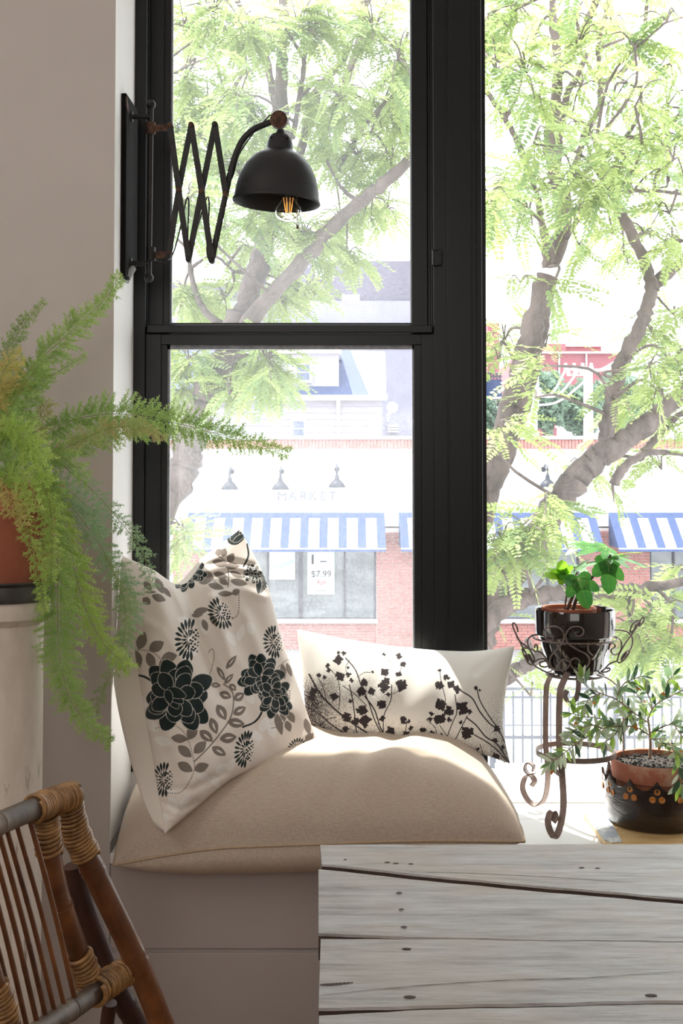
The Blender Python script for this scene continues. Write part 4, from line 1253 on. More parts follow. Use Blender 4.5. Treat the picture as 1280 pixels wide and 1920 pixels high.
st_ = [([(110, 235), (170, 340), (270, 440), (380, 520), (470, 575)], 9), ([(80, 395), (160, 440), (230, 500), (330, 560), (430, 580)], 7), ([(300, 150), (350, 210), (380, 290), (420, 380), (450, 470), (500, 570)], 6), ([(150, 240), (180, 300), (200, 370)], 4),
       ([(260, 265), (270, 320), (265, 420)], 4), ([(320, 290), (340, 390), (350, 480), (360, 560)], 6), ([(540, 290), (535, 370), (500, 450), (495, 560)], 5), ([(400, 350), (450, 420), (480, 510), (520, 580)], 7), ([(590, 310), (540, 340), (500, 340)], 3), ([(250, 460), (200, 470), (150, 520), (120, 540)], 4),
       ([(285, 295), (350, 340), (410, 400)], 4), ([(360, 250), (400, 225), (430, 225)], 3), ([(790, 215), (800, 280), (820, 370), (800, 420)], 4), ([(900, 320), (960, 360), (1000, 430), (1050, 490), (1100, 530), (1130, 590)], 7), ([(985, 310), (1000, 370), (1040, 440), (1090, 510)], 6),
       ([(870, 340), (880, 430), (860, 480), (830, 560), (825, 600)], 5), ([(930, 460), (980, 500), (1030, 560), (1090, 600), (1150, 690)], 7), ([(970, 550), (1040, 590), (1100, 640), (1140, 690)], 6), ([(935, 450), (900, 520), (860, 600), (840, 640)], 5), ([(790, 500), (830, 560), (860, 605)], 4), ([(620, 480), (610, 540), (600, 570)], 4),
       ([(720, 470), (770, 520), (760, 590)], 4), ([(1000, 600), (1020, 650), (1060, 690)], 4), ([(320, 160), (300, 200), (310, 240)], 3), ([(500, 130), (530, 170), (545, 200)], 2), ([(600, 180), (585, 215), (575, 240)], 3), ([(200, 190), (240, 230), (270, 260)], 4)]
for pts, w_ in st_: pr.stroke(pts, w_, DK)
for i, (x, y, r) in enumerate([(262, 160, 30), (290, 125, 16), (262, 122, 12), (205, 190, 18), (210, 215, 14), (268, 245, 30), (315, 237, 18), (312, 200, 10), (395, 280, 26), (505, 225, 26), (575, 235, 20), (578, 140, 20), (500, 130, 12), (600, 182, 20), (592, 290, 38), (500, 300, 36), (510, 270, 26), (440, 222, 10), (380, 325, 30), (435, 325, 28),
                               (130, 330, 28), (120, 360, 26), (240, 350, 26), (325, 375, 14), (490, 392, 30), (385, 420, 34), (400, 480, 40), (305, 460, 32), (350, 480, 24), (300, 520, 20), (490, 465, 20), (530, 535, 36), (600, 475, 24), (630, 480, 14), (640, 515, 18), (620, 555, 30), (705, 530, 22), (715, 570, 24), (750, 545, 20), (800, 550, 12), (790, 290, 28), (825, 250, 20), (790, 215, 14), (850, 290, 26), (880, 315, 26),
                               (795, 395, 36), (838, 425, 32), (790, 470, 38), (745, 440, 16), (740, 470, 16), (910, 410, 42), (945, 430, 18), (900, 485, 14), (840, 470, 16), (938, 540, 42), (978, 305, 14), (1000, 318, 10), (1090, 520, 24), (1078, 580, 18), (1120, 615, 16), (1085, 665, 24), (990, 625, 14), (910, 615, 24), (940, 625, 18), (160, 240, 16), (190, 250, 14), (340, 550, 18), (440, 560, 20), (580, 570, 18), (690, 575, 16), (330, 265, 16), (520, 340, 16)]):
    flower(x, y, r, i * 1.7)
sheet('front_panel', front, M['print_linen'], lp, colors=pr.c)
M['white_linen'] = mat('white_linen', (238, 235, 228), (230, 226, 218), .9, scale=300, bump=.1, bdist=.001, spec=.15)
Gb = coons(bot_, top_, lef_, rig_, 80, 50)
ub = np.linspace(0, 1, 81)[None, :] * np.ones((51, 1)); vb = np.linspace(0, 1, 51)[:, None] * np.ones((1, 81))
Bb = bump_fn(ub, vb, .5)
bk = P(Gb[..., 0], Gb[..., 1] - 3 * Bb, Gb[..., 2] + .06 * Bb)
bk[..., 1] = np.minimum(bk[..., 1], .333)
sheet('back_panel', bk, M['white_linen'], lp, flip=True)
# ================================================================== SCISSOR WALL LAMP
LY = 0.19
lamp = thing('scissor_wall_lamp', 'blackened metal scissor-arm wall lamp with a domed shade', 'lamp', (RX + .02, LY, 2.48))
def q(x, y, Y=LY): return P(x, y, Y)
m = MB()
pt_ = [P(222, 174, .10), P(247, 207, .32), P(247, 500, .32), P(222, 522, .10)]
yz = [(p[1], p[2]) for p in pt_]
m.prism(yz, 'x', RX, RX + .018)
M['plate'] = mat('matt_black_plate', (16, 15, 15), (24, 22, 22), 0.85, spec=.15, scale=20)
bpz = m.build('back_plate', M['plate'], lamp, bevel=.004)
m = MB(); m.prism([(yz[0][0], yz[0][1] - .012), (yz[0][0] + .03, yz[0][1] - .035), (yz[0][0] + .03, yz[0][1] - .06), (yz[0][0], yz[0][1] - .045)], 'x', RX + .015, RX + .0195); m.build('worn_corner', M['rust'], lamp)
rodt, rodb = q(283, 196), q(279, 521)
m = MB(); m.tube([rodt, rodb], .0088, 14); m.build('rod', M['iron'], lamp, smooth=60)
for c in (rodt, rodb):
    m = MB(); m.ball(c, .0155, 18); m.build('finial', M['iron'], lamp, smooth=180)
for y, px in ((219, 283), (494, 279)):
    a, b = q(px, y), q(px, y); a = a.copy(); a[0] = RX + .016
    m = MB(); m.tube([a, b], .0085, 12); m.lathe([(0, 0), (.018, 0), (.018, .006), (0, .006)], a, 16, M=[[0, 0, 1], [1, 0, 0], [0, 1, 0]]); m.build('bracket', M['iron'], lamp, smooth=50)
for (ya, yb, mt) in ((230, 252, 'rust'), (464, 489, 'iron')):
    m = MB(); m.tube([q(282.5, ya), q(282.5, yb)], .0155, 16); m.build('collar', M[mt], lamp, smooth=60)
for (pa, pb) in (((286, 241), (324, 238)), ((284, 478), (322, 478))):
    m = MB(); a, b = q(*pa), q(*pb); m.strap([a, b], .022, .007, (0, 0, 1)); m.build('hinge_link', M['rust'], lamp, bevel=.002)
T0, T1, T2 = (319, 236), (358.5, 235), (403, 234)
M0, M1, M2 = (335, 357), (378, 359), (423, 364)
B0, B1, B2 = (316, 481), (353.5, 487), (397, 489)
def bar(pts, lay):
    Y = LY + (.006 if lay else -.006)
    m = MB()
    c = [q(x, y, Y) for x, y in pts]
    if len(c) > 2: c = catmull(c, 14)
    m.strap(c, .0185, .0062, (1, 0, .3)) if False else None
    prof = [(-.0031, -.0095), (.0031, -.0095), (.0031, .0095), (-.0031, .0095)]
    m.sweep(c, prof, up=(0, 1, 0))
    m.build('scissor_bar', M['iron'], lamp, bevel=.0015)
bar([T0, M0, B1], 0); bar([T1, M0, B0], 1); bar([T1, M1, B2], 0); bar([T2, M1, B1], 1); bar([T2, M2], 0)
m = MB()
c = catmull([q(*p, LY + .007) for p in ((B2), (410, 425), (423, 364), (432, 322), (440, 295), (454, 264), (475, 243), (507, 229))], 40)
wd = np.concatenate([np.full(18, .0095), np.linspace(.0095, .0105, 10), np.full(12, .0105)])
dp = np.concatenate([np.full(18, .0031), np.linspace(.0031, .008, 10), np.full(12, .008)])
a_ = np.linspace(0, 2 * math.pi, 12, endpoint=False)
prof = np.stack([np.stack([d * np.cos(a_), w_ * np.sin(a_)], 1) for d, w_ in zip(dp, wd)])
m.sweep(c, prof, up=(0, 1, 0)); m.build('arm', M['iron'], lamp, smooth=50)
for p_, mt in ((T0, 'rust'), (T1, 'rust'), (T2, 'iron'), (M0, 'rust'), (M1, 'rust'), (M2, 'rust'), (B0, 'iron'), (B1, 'iron'), (B2, 'iron')):
    m = MB(); cc = q(*p_); m.lathe([(0, -.014), (.006, -.0135), (.009, -.011), (.0095, 0), (.0095, .013), (0, .013)], cc, 16, M=[[1, 0, 0], [0, 0, 1], [0, -1, 0]]); m.build('pivot', M[mt], lamp, smooth=40)
# cord looping behind the bars
for pts in ([(279, 480), (300, 492), (322, 480), (340, 420), (349, 375), (354, 380), (352, 440), (354, 484)], [(354, 484), (372, 420), (387, 372), (392, 380), (390, 430), (388, 475), (397, 486), (412, 430), (428, 352), (438, 325), (447, 292), (470, 256), (500, 222), (508, 216), (522, 222)]):
    m = MB(); m.tube(catmull([q(x, y, LY + .018) for x, y in pts], 60), .0024, 6); m.build('cord', M['iron'], lamp, smooth=180)
m = MB()
cj = q(522.5, 225, LY + .002)
m.lathe([(0, -.021), (.008, -.021), (.010, -.017), (.022, -.016), (.0275, -.012), (.028, .012), (.022, .016), (0, .018)], cj, 28, M=[[1, 0, 0], [0, 0, 1], [0, -1, 0]]); m.build('swivel_joint', M['rust'], lamp, smooth=40)
# shade, tilted a little about the view line
ang = R(-3.2)
Rm = np.array([[math.cos(ang), 0, -math.sin(ang)], [0, 1, 0], [math.sin(ang), 0, math.cos(ang)]])
s_ = S(LY)
top_c = q(526, 243)
prf = [(6, 0), (9, -6), (10, -9), (18, -11), (22, -17), (24.5, -27), (25.5, -38), (27, -41), (38, -46), (52, -56), (64, -72), (73, -92), (78, -112), (81, -133), (83, -137), (83.5, -139.5), (82, -141)]
inn = [(80, -137), (77, -113), (71, -92), (62, -73), (50, -58), (30, -48), (0, -46)]
m = MB(); m.lathe([(r * s_, z * s_) for r, z in prf + inn], top_c, 64, M=Rm)
M['shade'] = mat('worn_black_enamel', (32, 32, 34), (44, 42, 42), 0.42, 0.25, scale=18, bump=.05, bdist=.001, lo=.45, hi=.8)
t_ = Nt('shade_enamel'); v_ = t_.coord((1, 1, 1)); f1 = t_.noise(v_, 22, 6, .7); f2 = t_.noise(v_, 7, 3, .5)
ms = t_.math('MULTIPLY', t_.ramp(f1, [(.62, (0, 0, 0)), (.70, (1, 1, 1))]), t_.ramp(f2, [(.52, (0, 0, 0)), (.62, (1, 1, 1))]))
M['shade'] = t_.done(t_.prin(t_.mix(ms, lin((34, 34, 36)), lin((116, 92, 80))), .45, .15, .5, t_.bump(f1, .08, .001)))
sh = m.build('shade', M['shade'], lamp, smooth=60)
m = MB()
for a in (-2.3, -.9, .6, 2.1):
    d = np.array([math.cos(a), math.sin(a), 0]); c = top_c + Rm @ (d * 23.2 * s_ + np.array([0, 0, -21 * s_]))
    m.ball(c, .0042, 8)
m.build('vent_hole', mat('vent_dark', (6, 6, 6), rough=.9), sh)
# bulb with filaments, socket and pull chain
bc = q(540.5, 390, LY)
m = MB(); m.lathe([(.013, .062), (.013, .046), (.016, .036), (.028, .018), (.040, 0), (.0425, -.012), (.040, -.026), (.030, -.037), (.015, -.043), (0, -.0445)], bc, 32); bl = m.build('bulb', M['bulb'], lamp, smooth=180)
m = MB(); m.lathe([(0, .12), (.019, .12), (.019, .066), (.015, .058), (0, .058)], bc, 20); m.build('socket', M['rust'], lamp, smooth=40)
t_ = Nt('filament'); e = t_.n('ShaderNodeEmission'); e.inputs[0].default_value = (1, .42, .1, 1); e.inputs[1].default_value = 1.6; M['filament'] = t_.done(e.outputs[0])
m = MB()
for (dx, dx2) in ((-.016, -.008), (-.006, -.004), (.006, .003), (.015, .008)):
    m.tube([bc + np.array([dx, 0, .034]), bc + np.array([dx2, .004 if dx > 0 else -.004, -.014])], .0016, 6)
m.build('filament', M['filament'], bl)
m = MB(); m.lathe([(0, .05), (.006, .045), (.004, .02), (.003, -.012), (0, -.016)], bc, 10); m.build('stem', M['bead'], bl, smooth=60)
M['brass'] = mat('aged_brass', (120, 104, 78), (90, 78, 60), .35, .9, scale=60)
ch = MB()
for i in range(24):
    ch.ball(q(556 + .06 * i, 366 + 2.45 * i, LY - .02), .0017, 6)
ch.lathe([(0, .006), (.003, .005), (.004, 0), (.005, -.006), (0, -.008)], q(557.5, 425, LY - .02), 10)
ch.build('pull_chain', M['brass'], lamp)
M['greyplastic'] = mat('grey_plastic', (176, 180, 184), (160, 164, 168), .35)
m = MB(); m.tube(catmull([P(250, 502, .17), P(243, 512, .16), P(234, 527, .15)], 10), np.linspace(.010, .014, 10), 12); m.build('cord_switch', M['greyplastic'], lamp, smooth=60)
m = MB(); m.box(XA(233, .138), XA(241, .138), .134, .142, ZA(525, .138), ZA(519, .138)); m.build('rocker', mat('rocker_dark', (50, 52, 54), rough=.4), lamp)

# ================================================================== PLANT STAND WITH BLACK POT AND FIG
M['strap'] = mat('dark_strap_iron', (124, 106, 98), (140, 122, 114), .5, .3, scale=30, bump=.08, bdist=.001)
M['wire'] = mat('dark_wire', (104, 90, 84), (126, 112, 106), .45, .2, scale=30)
SX, SY = XA(1075, .30), .30
st = thing('plant_stand', 'wrought iron plant stand with scrolled feet and wire basket', 'plant stand', (SX, SY, BZ))
def leg(pts, wide):
    m = MB(); m.strap(catmull([P(*p) for p in pts], 70), .020, .004, wide); m.build('leg', M['strap'], st)
leg([(1036, 1262, .33), (1027, 1278, .34), (1023.5, 1300, .345), (1022.5, 1390, .36), (1027, 1445, .38), (1023, 1490, .42), (1010, 1509, .445), (992, 1503, .45), (980, 1481, .45), (983, 1460, .45), (994, 1455, .45), (1002, 1464, .45), (996, 1474, .45)], (.85, .5, 0))
leg([(1064, 1262, .21), (1055, 1280, .195), (1049, 1305, .185), (1048, 1395, .18), (1053, 1447, .165), (1056, 1510, .13), (1049, 1552, .105), (1040, 1569, .095), (1031, 1558, .10), (1027, 1540, .105), (1031, 1525, .11), (1038, 1523, .112), (1041, 1533, .11), (1036, 1541, .11)], (.88, -.45, 0))
leg([(1110, 1262, .33), (1140, 1272, .35), (1160, 1292, .37), (1166, 1320, .37), (1168, 1400, .37), (1165, 1450, .39), (1172, 1495, .43), (1188, 1506, .445), (1200, 1490, .45), (1198, 1470, .45), (1188, 1468, .45)], (0, 1, .1))
m = MB()
for pts, wd in (([(1002, 1450, .40), (991, 1451, .41), (984, 1441, .41), (989, 1430, .40), (999, 1435, .39), (1000, 1444, .40)], (.55, .83, 0)), ([(1052, 1455, .16), (1040, 1444, .155), (1040, 1431, .155), (1050, 1428, .16), (1055, 1440, .16)], (.8, -.6, 0)),
                ([(1083, 1262, .22), (1084, 1290, .21), (1078, 1312, .205), (1066, 1316, .205), (1059, 1306, .21), (1062, 1294, .21)], (.5, -.8, 0))):
    m.strap(catmull([P(*p) for p in pts], 30), .019, .004, wd)
m.build('scroll', M['strap'], st)
rz = ZA(1410, .30); rr = .1255
m = MB(); m.strap([(SX + rr * math.cos(a), SY + rr * math.sin(a), rz) for a in np.linspace(0, 2 * math.pi, 64, endpoint=False)], .0165, .004, (0, 0, 1), closed=True); m.build('ring', M['strap'], st, smooth=40)
# wire basket: base ring, waist ring, scroll panels
def wire(m, pts, Yf, r=.0027, n=70):
    m.tube(catmull([P(960 + x / 4.923, 1140 + y / 4.923, Yf(x, y) if callable(Yf) else Yf) for x, y in pts], n), r, 8)
bz_ = ZA(1262, .30)
m = MB(); m.tube([(SX + .092 * math.cos(a), SY + .092 * math.sin(a), bz_ - .004) for a in np.linspace(0, 2 * math.pi, 56, endpoint=False)], .0038, 8, closed=True)
for a in (.5, 2.1, 3.6): m.tube([(SX + .092 * math.cos(a), SY + .092 * math.sin(a), bz_ - .004), (SX - .092 * math.cos(a), SY - .092 * math.sin(a), bz_ - .004)], .0032, 6)
m.build('base_ring', M['wire'], st, smooth=60)
wz = ZA(1196, .30)
m = MB(); m.tube([(SX + .134 * math.cos(a), SY + .134 * math.sin(a), wz) for a in np.linspace(0, 2 * math.pi, 64, endpoint=False)], .0030, 8, closed=True); m.build('waist_ring', M['wire'], st, smooth=60)
fy = lambda x, y: .158 + .045 * max(0, (y - 300) / 300.0) - .012 * max(0, (250 - y) / 100)
m = MB()
wire(m, [(345, 240), (372, 255), (380, 278), (362, 298), (325, 292), (297, 262), (292, 215), (325, 182), (395, 170), (450, 195), (478, 245), (468, 310), (415, 380), (362, 440), (345, 500), (370, 550), (430, 572), (490, 560), (530, 525), (520, 490), (480, 475), (445, 490), (432, 520)], fy)
wire(m, [(582, 222), (590, 250), (620, 260), (650, 240), (655, 205), (620, 175), (560, 175), (512, 210), (490, 270), (520, 330), (600, 385), (670, 420), (710, 470), (690, 540), (620, 562), (560, 550), (537, 510), (550, 475), (590, 463), (620, 487), (616, 515)], fy)
m.build('scroll_panel', M['wire'], st, smooth=180)
m = MB()
sy_ = lambda x, y: .19 + .10 * max(0, (x - 700) / 260.0)
wire(m, [(790, 395), (812, 412), (800, 440), (755, 440), (712, 412), (697, 365), (715, 305), (770, 272), (860, 258), (950, 264), (1000, 300), (1008, 360), (990, 410), (950, 432), (918, 415), (912, 385), (935, 372)], sy_)
wire(m, [(935, 372), (950, 350), (930, 325), (905, 335), (888, 385)], sy_)
m.build('scroll_panel', M['wire'], st, smooth=180)
def flare(t, s): return .30 + s * t
m = MB()
fl = lambda x, y: .27 + .05 * math.sin(x * .03)
wire(m, [(815, 588), (850, 565), (900, 515), (965, 485), (985, 430), (1040, 330), (1105, 240), (1140, 190), (1165, 140), (1200, 90), (1218, 95), (1205, 135), (1170, 170)], .28)
wire(m, [(1165, 170), (1180, 130), (1150, 115), (1110, 150), (1090, 200), (1098, 225), (1125, 195), (1140, 150)], .285)
wire(m, [(1000, 480), (1050, 440), (1085, 390), (1108, 330), (1105, 270), (1070, 225), (1000, 205), (930, 205)], .33)
wire(m, [(965, 485), (990, 505), (1040, 470), (1080, 405), (1060, 395), (1020, 440), (1005, 480), (1030, 450), (1055, 410)], .30)
wire(m, [(820, 590), (865, 590), (900, 572), (895, 555), (870, 560)], .26)
m.build('side_scroll', M['wire'], st, smooth=180)
m = MB()
wire(m, [(400, 625), (330, 600), (250, 560), (200, 525), (160, 470), (110, 390), (60, 290), (25, 220), (5, 165), (8, 138), (30, 150), (48, 195), (52, 220)], .28)
wire(m, [(35, 255), (75, 310), (130, 355), (170, 400), (205, 470), (205, 500), (180, 470), (150, 430), (165, 440), (185, 490)], .29)
wire(m, [(90, 380), (110, 368), (190, 385), (215, 405), (232, 385), (228, 345), (208, 342), (208, 370)], .27)
wire(m, [(255, 245), (190, 252), (145, 290), (145, 340), (180, 420), (205, 470)], .31)
wire(m, [(120, 430), (140, 500), (180, 525), (195, 505), (170, 460), (130, 430), (150, 490)], .285)
wire(m, [(205, 500), (240, 475), (290, 470), (320, 500), (345, 560)], .26)
wire(m, [(310, 490), (280, 495), (255, 505), (262, 535), (300, 545), (335, 535)], .26)
wire(m, [(90, 375), (110, 440), (150, 510)], .28)
wire(m, [(230, 395), (280, 425), (320, 480), (345, 560)], .24)
m.build('side_scroll', M['wire'], st, smooth=180)

# black glazed pot
t_ = Nt('black_glaze'); f = t_.noise(t_.coord((1, 1, .4)), 14, 4); M['glaze'] = t_.done(t_.prin(t_.ramp(f, [(.4, lin((22, 17, 16))), (.7, lin((40, 30, 28)))]), .09, 0, .6, t_.bump(f, .12, .004), coat=.6))
M['terracotta'] = mat('terracotta', (176, 104, 78), (150, 84, 62), .8, scale=14, bump=.1, bdist=.002)
M['terracotta_w'] = mat('weathered_terracotta', (170, 104, 80), (196, 160, 138), .85, scale=10, bump=.15, bdist=.002, lo=.5, hi=.66)
M['soil'] = mat('dark_soil', (40, 30, 24), (92, 74, 60), .95, scale=90, bump=.9, bdist=.008)
M['gravel'] = mat('gritty_soil', (30, 25, 22), (70, 62, 56), .95, scale=110, bump=.9, bdist=.008, lo=.42, hi=.58)
pot = thing('black_pot', 'glossy black glazed pot in the wire basket of the stand', 'pot', (SX, SY, bz_))
zr = ZA(1141, .30); s4 = S(.30)
h = (zr - bz_)
m = MB(); m.lathe([(0, 0), (.070, 0), (.076, .006), (.086, .03), (.100, .06), (.109, .09), (.1125, h - .092), (.1125, h - .090), (.1265, h - .082), (.128, h - .07), (.129, h - .006), (.127, h), (.123, h - .001), (.121, h - .01), (.118, h - .09), (.108, h - .11), (.09, .02), (0, .015)], (SX, SY, bz_), 64)
m.build('pot_wall', M['glaze'], pot, smooth=35)
tp = thing('terracotta_pot', 'small terracotta pot nested in the black glazed pot', 'pot', (SX - .019, SY, bz_ + .016))
h2 = zr - bz_ - .016 + .006; x2 = SX - .019
m = MB(); m.lathe([(0, 0), (.06, 0), (.066, .02), (.078, h2 - .04), (.0865, h2 - .038), (.0885, h2 - .003), (.0865, h2), (.080, h2 - .002), (.079, h2 - .03), (.06, .02), (0, .02)], (x2, SY, bz_ + .016), 48); m.build('pot_wall', M['terracotta'], tp, smooth=35)
m = MB(); m.lathe([(0, h2 - .014), (.04, h2 - .012), (.0795, h2 - .016), (.079, h2 - .03), (0, h2 - .03)], (x2, SY, bz_ + .016), 30); m.build('soil', M['soil'], tp, smooth=180)

# fig plant
M['fig'] = leafmat('fig_leaf', (66, 136, 58), (92, 160, 66), .45, scale=25, rough=.4, spec=.4)
M['fig_b'] = leafmat('fig_leaf_young', (128, 180, 50), (150, 200, 62), .5, scale=25, rough=.4, spec=.3)
M['fig_c'] = leafmat('fig_leaf_back', (96, 138, 100), (122, 162, 120), .35, scale=25, rough=.5, spec=.4)
M['vein'] = leafmat('fig_vein', (150, 190, 110), (160, 198, 120), .3)
M['figstem'] = mat('fig_stem', (96, 62, 52), (70, 50, 42), .7, scale=40)
fig = thing('fig_plant', 'young fig plant with lobed green leaves in the small terracotta pot', 'plant', (x2, SY, zr - .015))
def fig_leaf(name, mt, base, tip, width, curl, normal=(0.1, -1, .25), lobes=1.0, thin=1.0):
    b, t = P(*base), P(*tip)
    L = np.linalg.norm(t - b)
    Mx = np.array(frame_M(b, t - b, normal))
    m = MB()
    def strip(ang, Ls, W, o, z0, p):
        n = 11
        ca, sa = math.cos(R(ang)), math.sin(R(ang))
        V = []
        for i in range(n):
            s = i / (n - 1)
            hw = W * math.sin(math.pi * min(1, s ** p * .93 + .07)) ** .62 * .5 if i < n - 1 else .012
            hw *= 1 + .07 * math.sin(i * 2.4)
            for j in (-1, -.5, 0, .5, 1):
                x, y = o + s * Ls, j * hw
                X, Yy = o * (1 - ca) + x * ca - y * sa, x * sa + y * ca
                rr_ = math.hypot(X, Yy)
                V.append((X * L, Yy * L * thin, L * (z0 - curl * rr_ * rr_ + .10 * abs(y))))
        f = []
        for i in range(n - 1):
            for j in range(4):
                a = i * 5 + j
                f.append((a, a + 1, a + 6, a + 5))
        m.add(np.array(V) @ Mx[:3, :3].T + Mx[:3, 3], f, 0)
        vb = []
        for i in range(n):
            k = V[i * 5 + 2]
            e = .010 * L * (1 - i / n)
            vb += [(k[0] + sa * e, k[1] - ca * e, k[2] + .0012), (k[0] - sa * e, k[1] + ca * e, k[2] + .0012)]
        m.add(np.array(vb) @ Mx[:3, :3].T + Mx[:3, 3], [(2 * i, 2 * i + 1, 2 * i + 3, 2 * i + 2) for i in range(n - 1)], 1)
    strip(0, 1.0, .50 * width, 0, 0, 1.5)
    strip(44 * lobes, .72, .36 * width, 0, -.0012, 1.5); strip(-44 * lobes, .72, .36 * width, 0, -.0014, 1.5)
    strip(92 * lobes, .42, .34 * width, 0, -.0024, 1.2); strip(-92 * lobes, .42, .34 * width, 0, -.0026, 1.2)
    strip(22 * lobes, .46, .40 * width, 0, -.002, 1.0); strip(-22 * lobes, .46, .40 * width, 0, -.002, 1.0)
    return m.build(name, [mt, M['vein']], fig, smooth=180)
fig_leaf('leaf', M['fig'], (1084, 1084, .24), (1103, 1140, .19), 1.0, .10, (.05, -1, .1))
fig_leaf('leaf', M['fig'], (1139, 1053, .27), (1143, 1112, .22), 1.05, .10, (.25, -1, .15))
fig_leaf('leaf', M['fig_b'], (1054, 1078, .27), (1053, 1053, .22), 1.1, .1, (-.1, -1, .3))
fig_leaf('leaf', M['fig_b'], (1053, 1080, .27), (1024, 1076, .22), 1.0, .15, (.1, -.7, .8))
fig_leaf('leaf', M['fig'], (1062, 1078, .26), (1066, 1096, .21), 1.2, .1, (.2, -1, .2))
fig_leaf('leaf', M['fig_c'], (1079, 1066, .32), (1127, 1044, .28), .62, .25, (-.15, -.38, 1), 1.1)
fig_leaf('leaf', M['fig_c'], (1079, 1064, .33), (1040, 1048, .34), .40, .3, (.1, -.22, 1), .8)
fig_leaf('leaf', M['fig'], (1137, 1026, .32), (1085, 1028, .26), .62, .22, (.05, -.42, 1), 1.0)
fig_leaf('leaf', M['fig'], (1100, 1020, .37), (1060, 1030, .33), .55, .25, (.1, -.35, 1), 1.0)
fig_leaf('leaf', M['fig_c'], (1142, 1044, .30), (1217, 1053, .27), .42, .18, (.0, -.30, 1), .9)
fig_leaf('leaf', M['fig_b'], (1146, 1042, .34), (1203, 1028, .36), .40, .15, (-.1, .15, 1), .9)
m = MB()
for pts, r0, r1 in (([(1058, 1143, .29), (1063, 1106, .28), (1060, 1094, .275), (1054, 1078, .27)], .0028, .0018), ([(1063, 1143, .30), (1075, 1112, .29), (1080, 1085, .29), (1079, 1066, .32)], .006, .004),
                    ([(1074, 1143, .31), (1083, 1118, .30), (1108, 1085, .30), (1140, 1050, .29), (1144, 1040, .29)], .0065, .0035), ([(1140, 1048, .29), (1137, 1026, .32)], .0018, .0014), ([(1136, 1030, .31), (1120, 1022, .34), (1100, 1020, .37)], .0016, .001),
                    ([(1080, 1078, .29), (1084, 1084, .24)], .002, .0014), ([(1055, 1079, .27), (1062, 1078, .26)], .0015, .001)):
    m.tube(catmull([P(*p) for p in pts], 20), np.linspace(r0, r1, 20), 7)
m.build('stem', M['figstem'], fig, smooth=180)

# ================================================================== CROCK WITH OLIVE SHRUB
CX, CYY = XA(1221, .27), .27
bd = thing('serving_board', 'worn grey and wood-coloured board under the scalloped crock', 'board', (CX, CYY, BZ))
M['boardgrey'] = mat('board_print', (176, 182, 194), (226, 226, 224), .5, scale=22, lo=.45, hi=.55)
M['boardwood'] = mat('board_wood', (224, 192, 140), (204, 168, 114), .5, stretch=(1, 8, 1), scale=8)
bx0 = XA(1108, .2)
m = MB(); m.prism([(bx0 + .02, .02), (bx0, .05), (bx0, .36), (bx0 + .03, .42), (CX + .24, .42), (CX + .24, .02)], 'z', BZ, BZ + .016); m.build('board_base', M['boardwood'], bd, bevel=.004)
m = MB(); m.prism([(bx0 + .004, .075), (bx0 + .004, .35), (bx0 + .032, .41), (bx0 + .075, .41), (bx0 + .055, .05), (bx0 + .02, .04)], 'z', BZ + .0155, BZ + .019); m.build('printed_edge', M['boardgrey'], bd)
BT = BZ + .017
t_ = Nt('brown_glaze'); f = t_.noise(t_.coord((1, 1, 5)), 16, 5, .65); f2 = t_.noise(t_.coord((1, 1, 1)), 5, 3)
M['brownglaze'] = t_.done(t_.prin(t_.ramp(f2, [(.4, lin((26, 16, 14))), (.75, lin((46, 27, 22)))]), t_.ramp(f, [(.4, (.08,) * 3), (.7, (.3,) * 3)]), 0, .55, t_.bump(f, .5, .006), coat=.5))
M['ochre'] = mat('ochre_spot', (196, 128, 52), (150, 88, 34), .4, scale=50)
ck = thing('scalloped_crock', 'dark brown glazed crock with scalloped rim and ochre spots', 'pot', (CX, CYY, BT))
H = .165
NA, prof_ = 96, [(0, 0), (.138, 0), (.147, .008), (.155, .04), (.160, .08), (.161, .115), (.163, H), (.158, H + .002), (.155, H - .004), (.152, .08), (.14, .02), (0, .015)]
NS = 12
def scal(v):
    v = v.copy(); a = np.arctan2(v[:, 1], v[:, 0]); z = v[:, 2]
    k = np.clip((z - .10) / (H - .10), 0, 1)
    s = np.abs(np.sin((a + 1.77) * NS / 2)) ** .8
    v[:, 2] = z - k * (.034 * s)
    rr_ = 1 + .02 * k * (1 - s)
    v[:, 0] *= rr_; v[:, 1] *= rr_
    return v
m = MB(); m.lathe(prof_, (CX, CYY, BT), NA, fn=scal); m.build('crock_wall', M['brownglaze'], ck, smooth=50)
for k in range(NS):
    a0 = -1.77 + 2 * math.pi * k / NS
    for (da, dz) in ((0, -.032), (-.085, -.056), (.085, -.056)):
        a = a0 + da; r_ = .1615
        c = np.array([CX + r_ * math.cos(a), CYY + r_ * math.sin(a), BT + H + dz])
        n = np.array([math.cos(a), math.sin(a), 0]); tt = np.array([-math.sin(a), math.cos(a), 0])
        Mx = np.stack([tt, [0, 0, 1], n], 1)
        m = MB(); m.lathe([(.009, -.002), (.0105, .001), (.0085, .003), (.005, .002), (0, .0012)], c, 14, M=Mx); m.build('glaze_spot', M['ochre'], ck, smooth=60)
op = thing('clay_pot', 'weathered terracotta pot standing inside the scalloped crock', 'pot', (CX, CYY, BT + .017))
zr2 = ZA(1421, .27); h3 = zr2 - (BT + .017)
m = MB(); m.lathe([(0, 0), (.10, 0), (.115, .06), (.122, h3 - .062), (.133, h3 - .058), (.138, h3 - .006), (.136, h3), (.128, h3 - .002), (.125, h3 - .05), (.1, .02), (0, .02)], (CX, CYY, BT + .017), 56); m.build('pot_wall', M['terracotta_w'], op, smooth=35)
m = MB(); m.lathe([(0, h3 - .012), (.06, h3 - .014), (.1275, h3 - .02), (.125, h3 - .04), (0, h3 - .04)], (CX, CYY, BT + .017), 40); so_ = m.build('soil', M['gravel'], op, smooth=180)
g = random.Random(4)
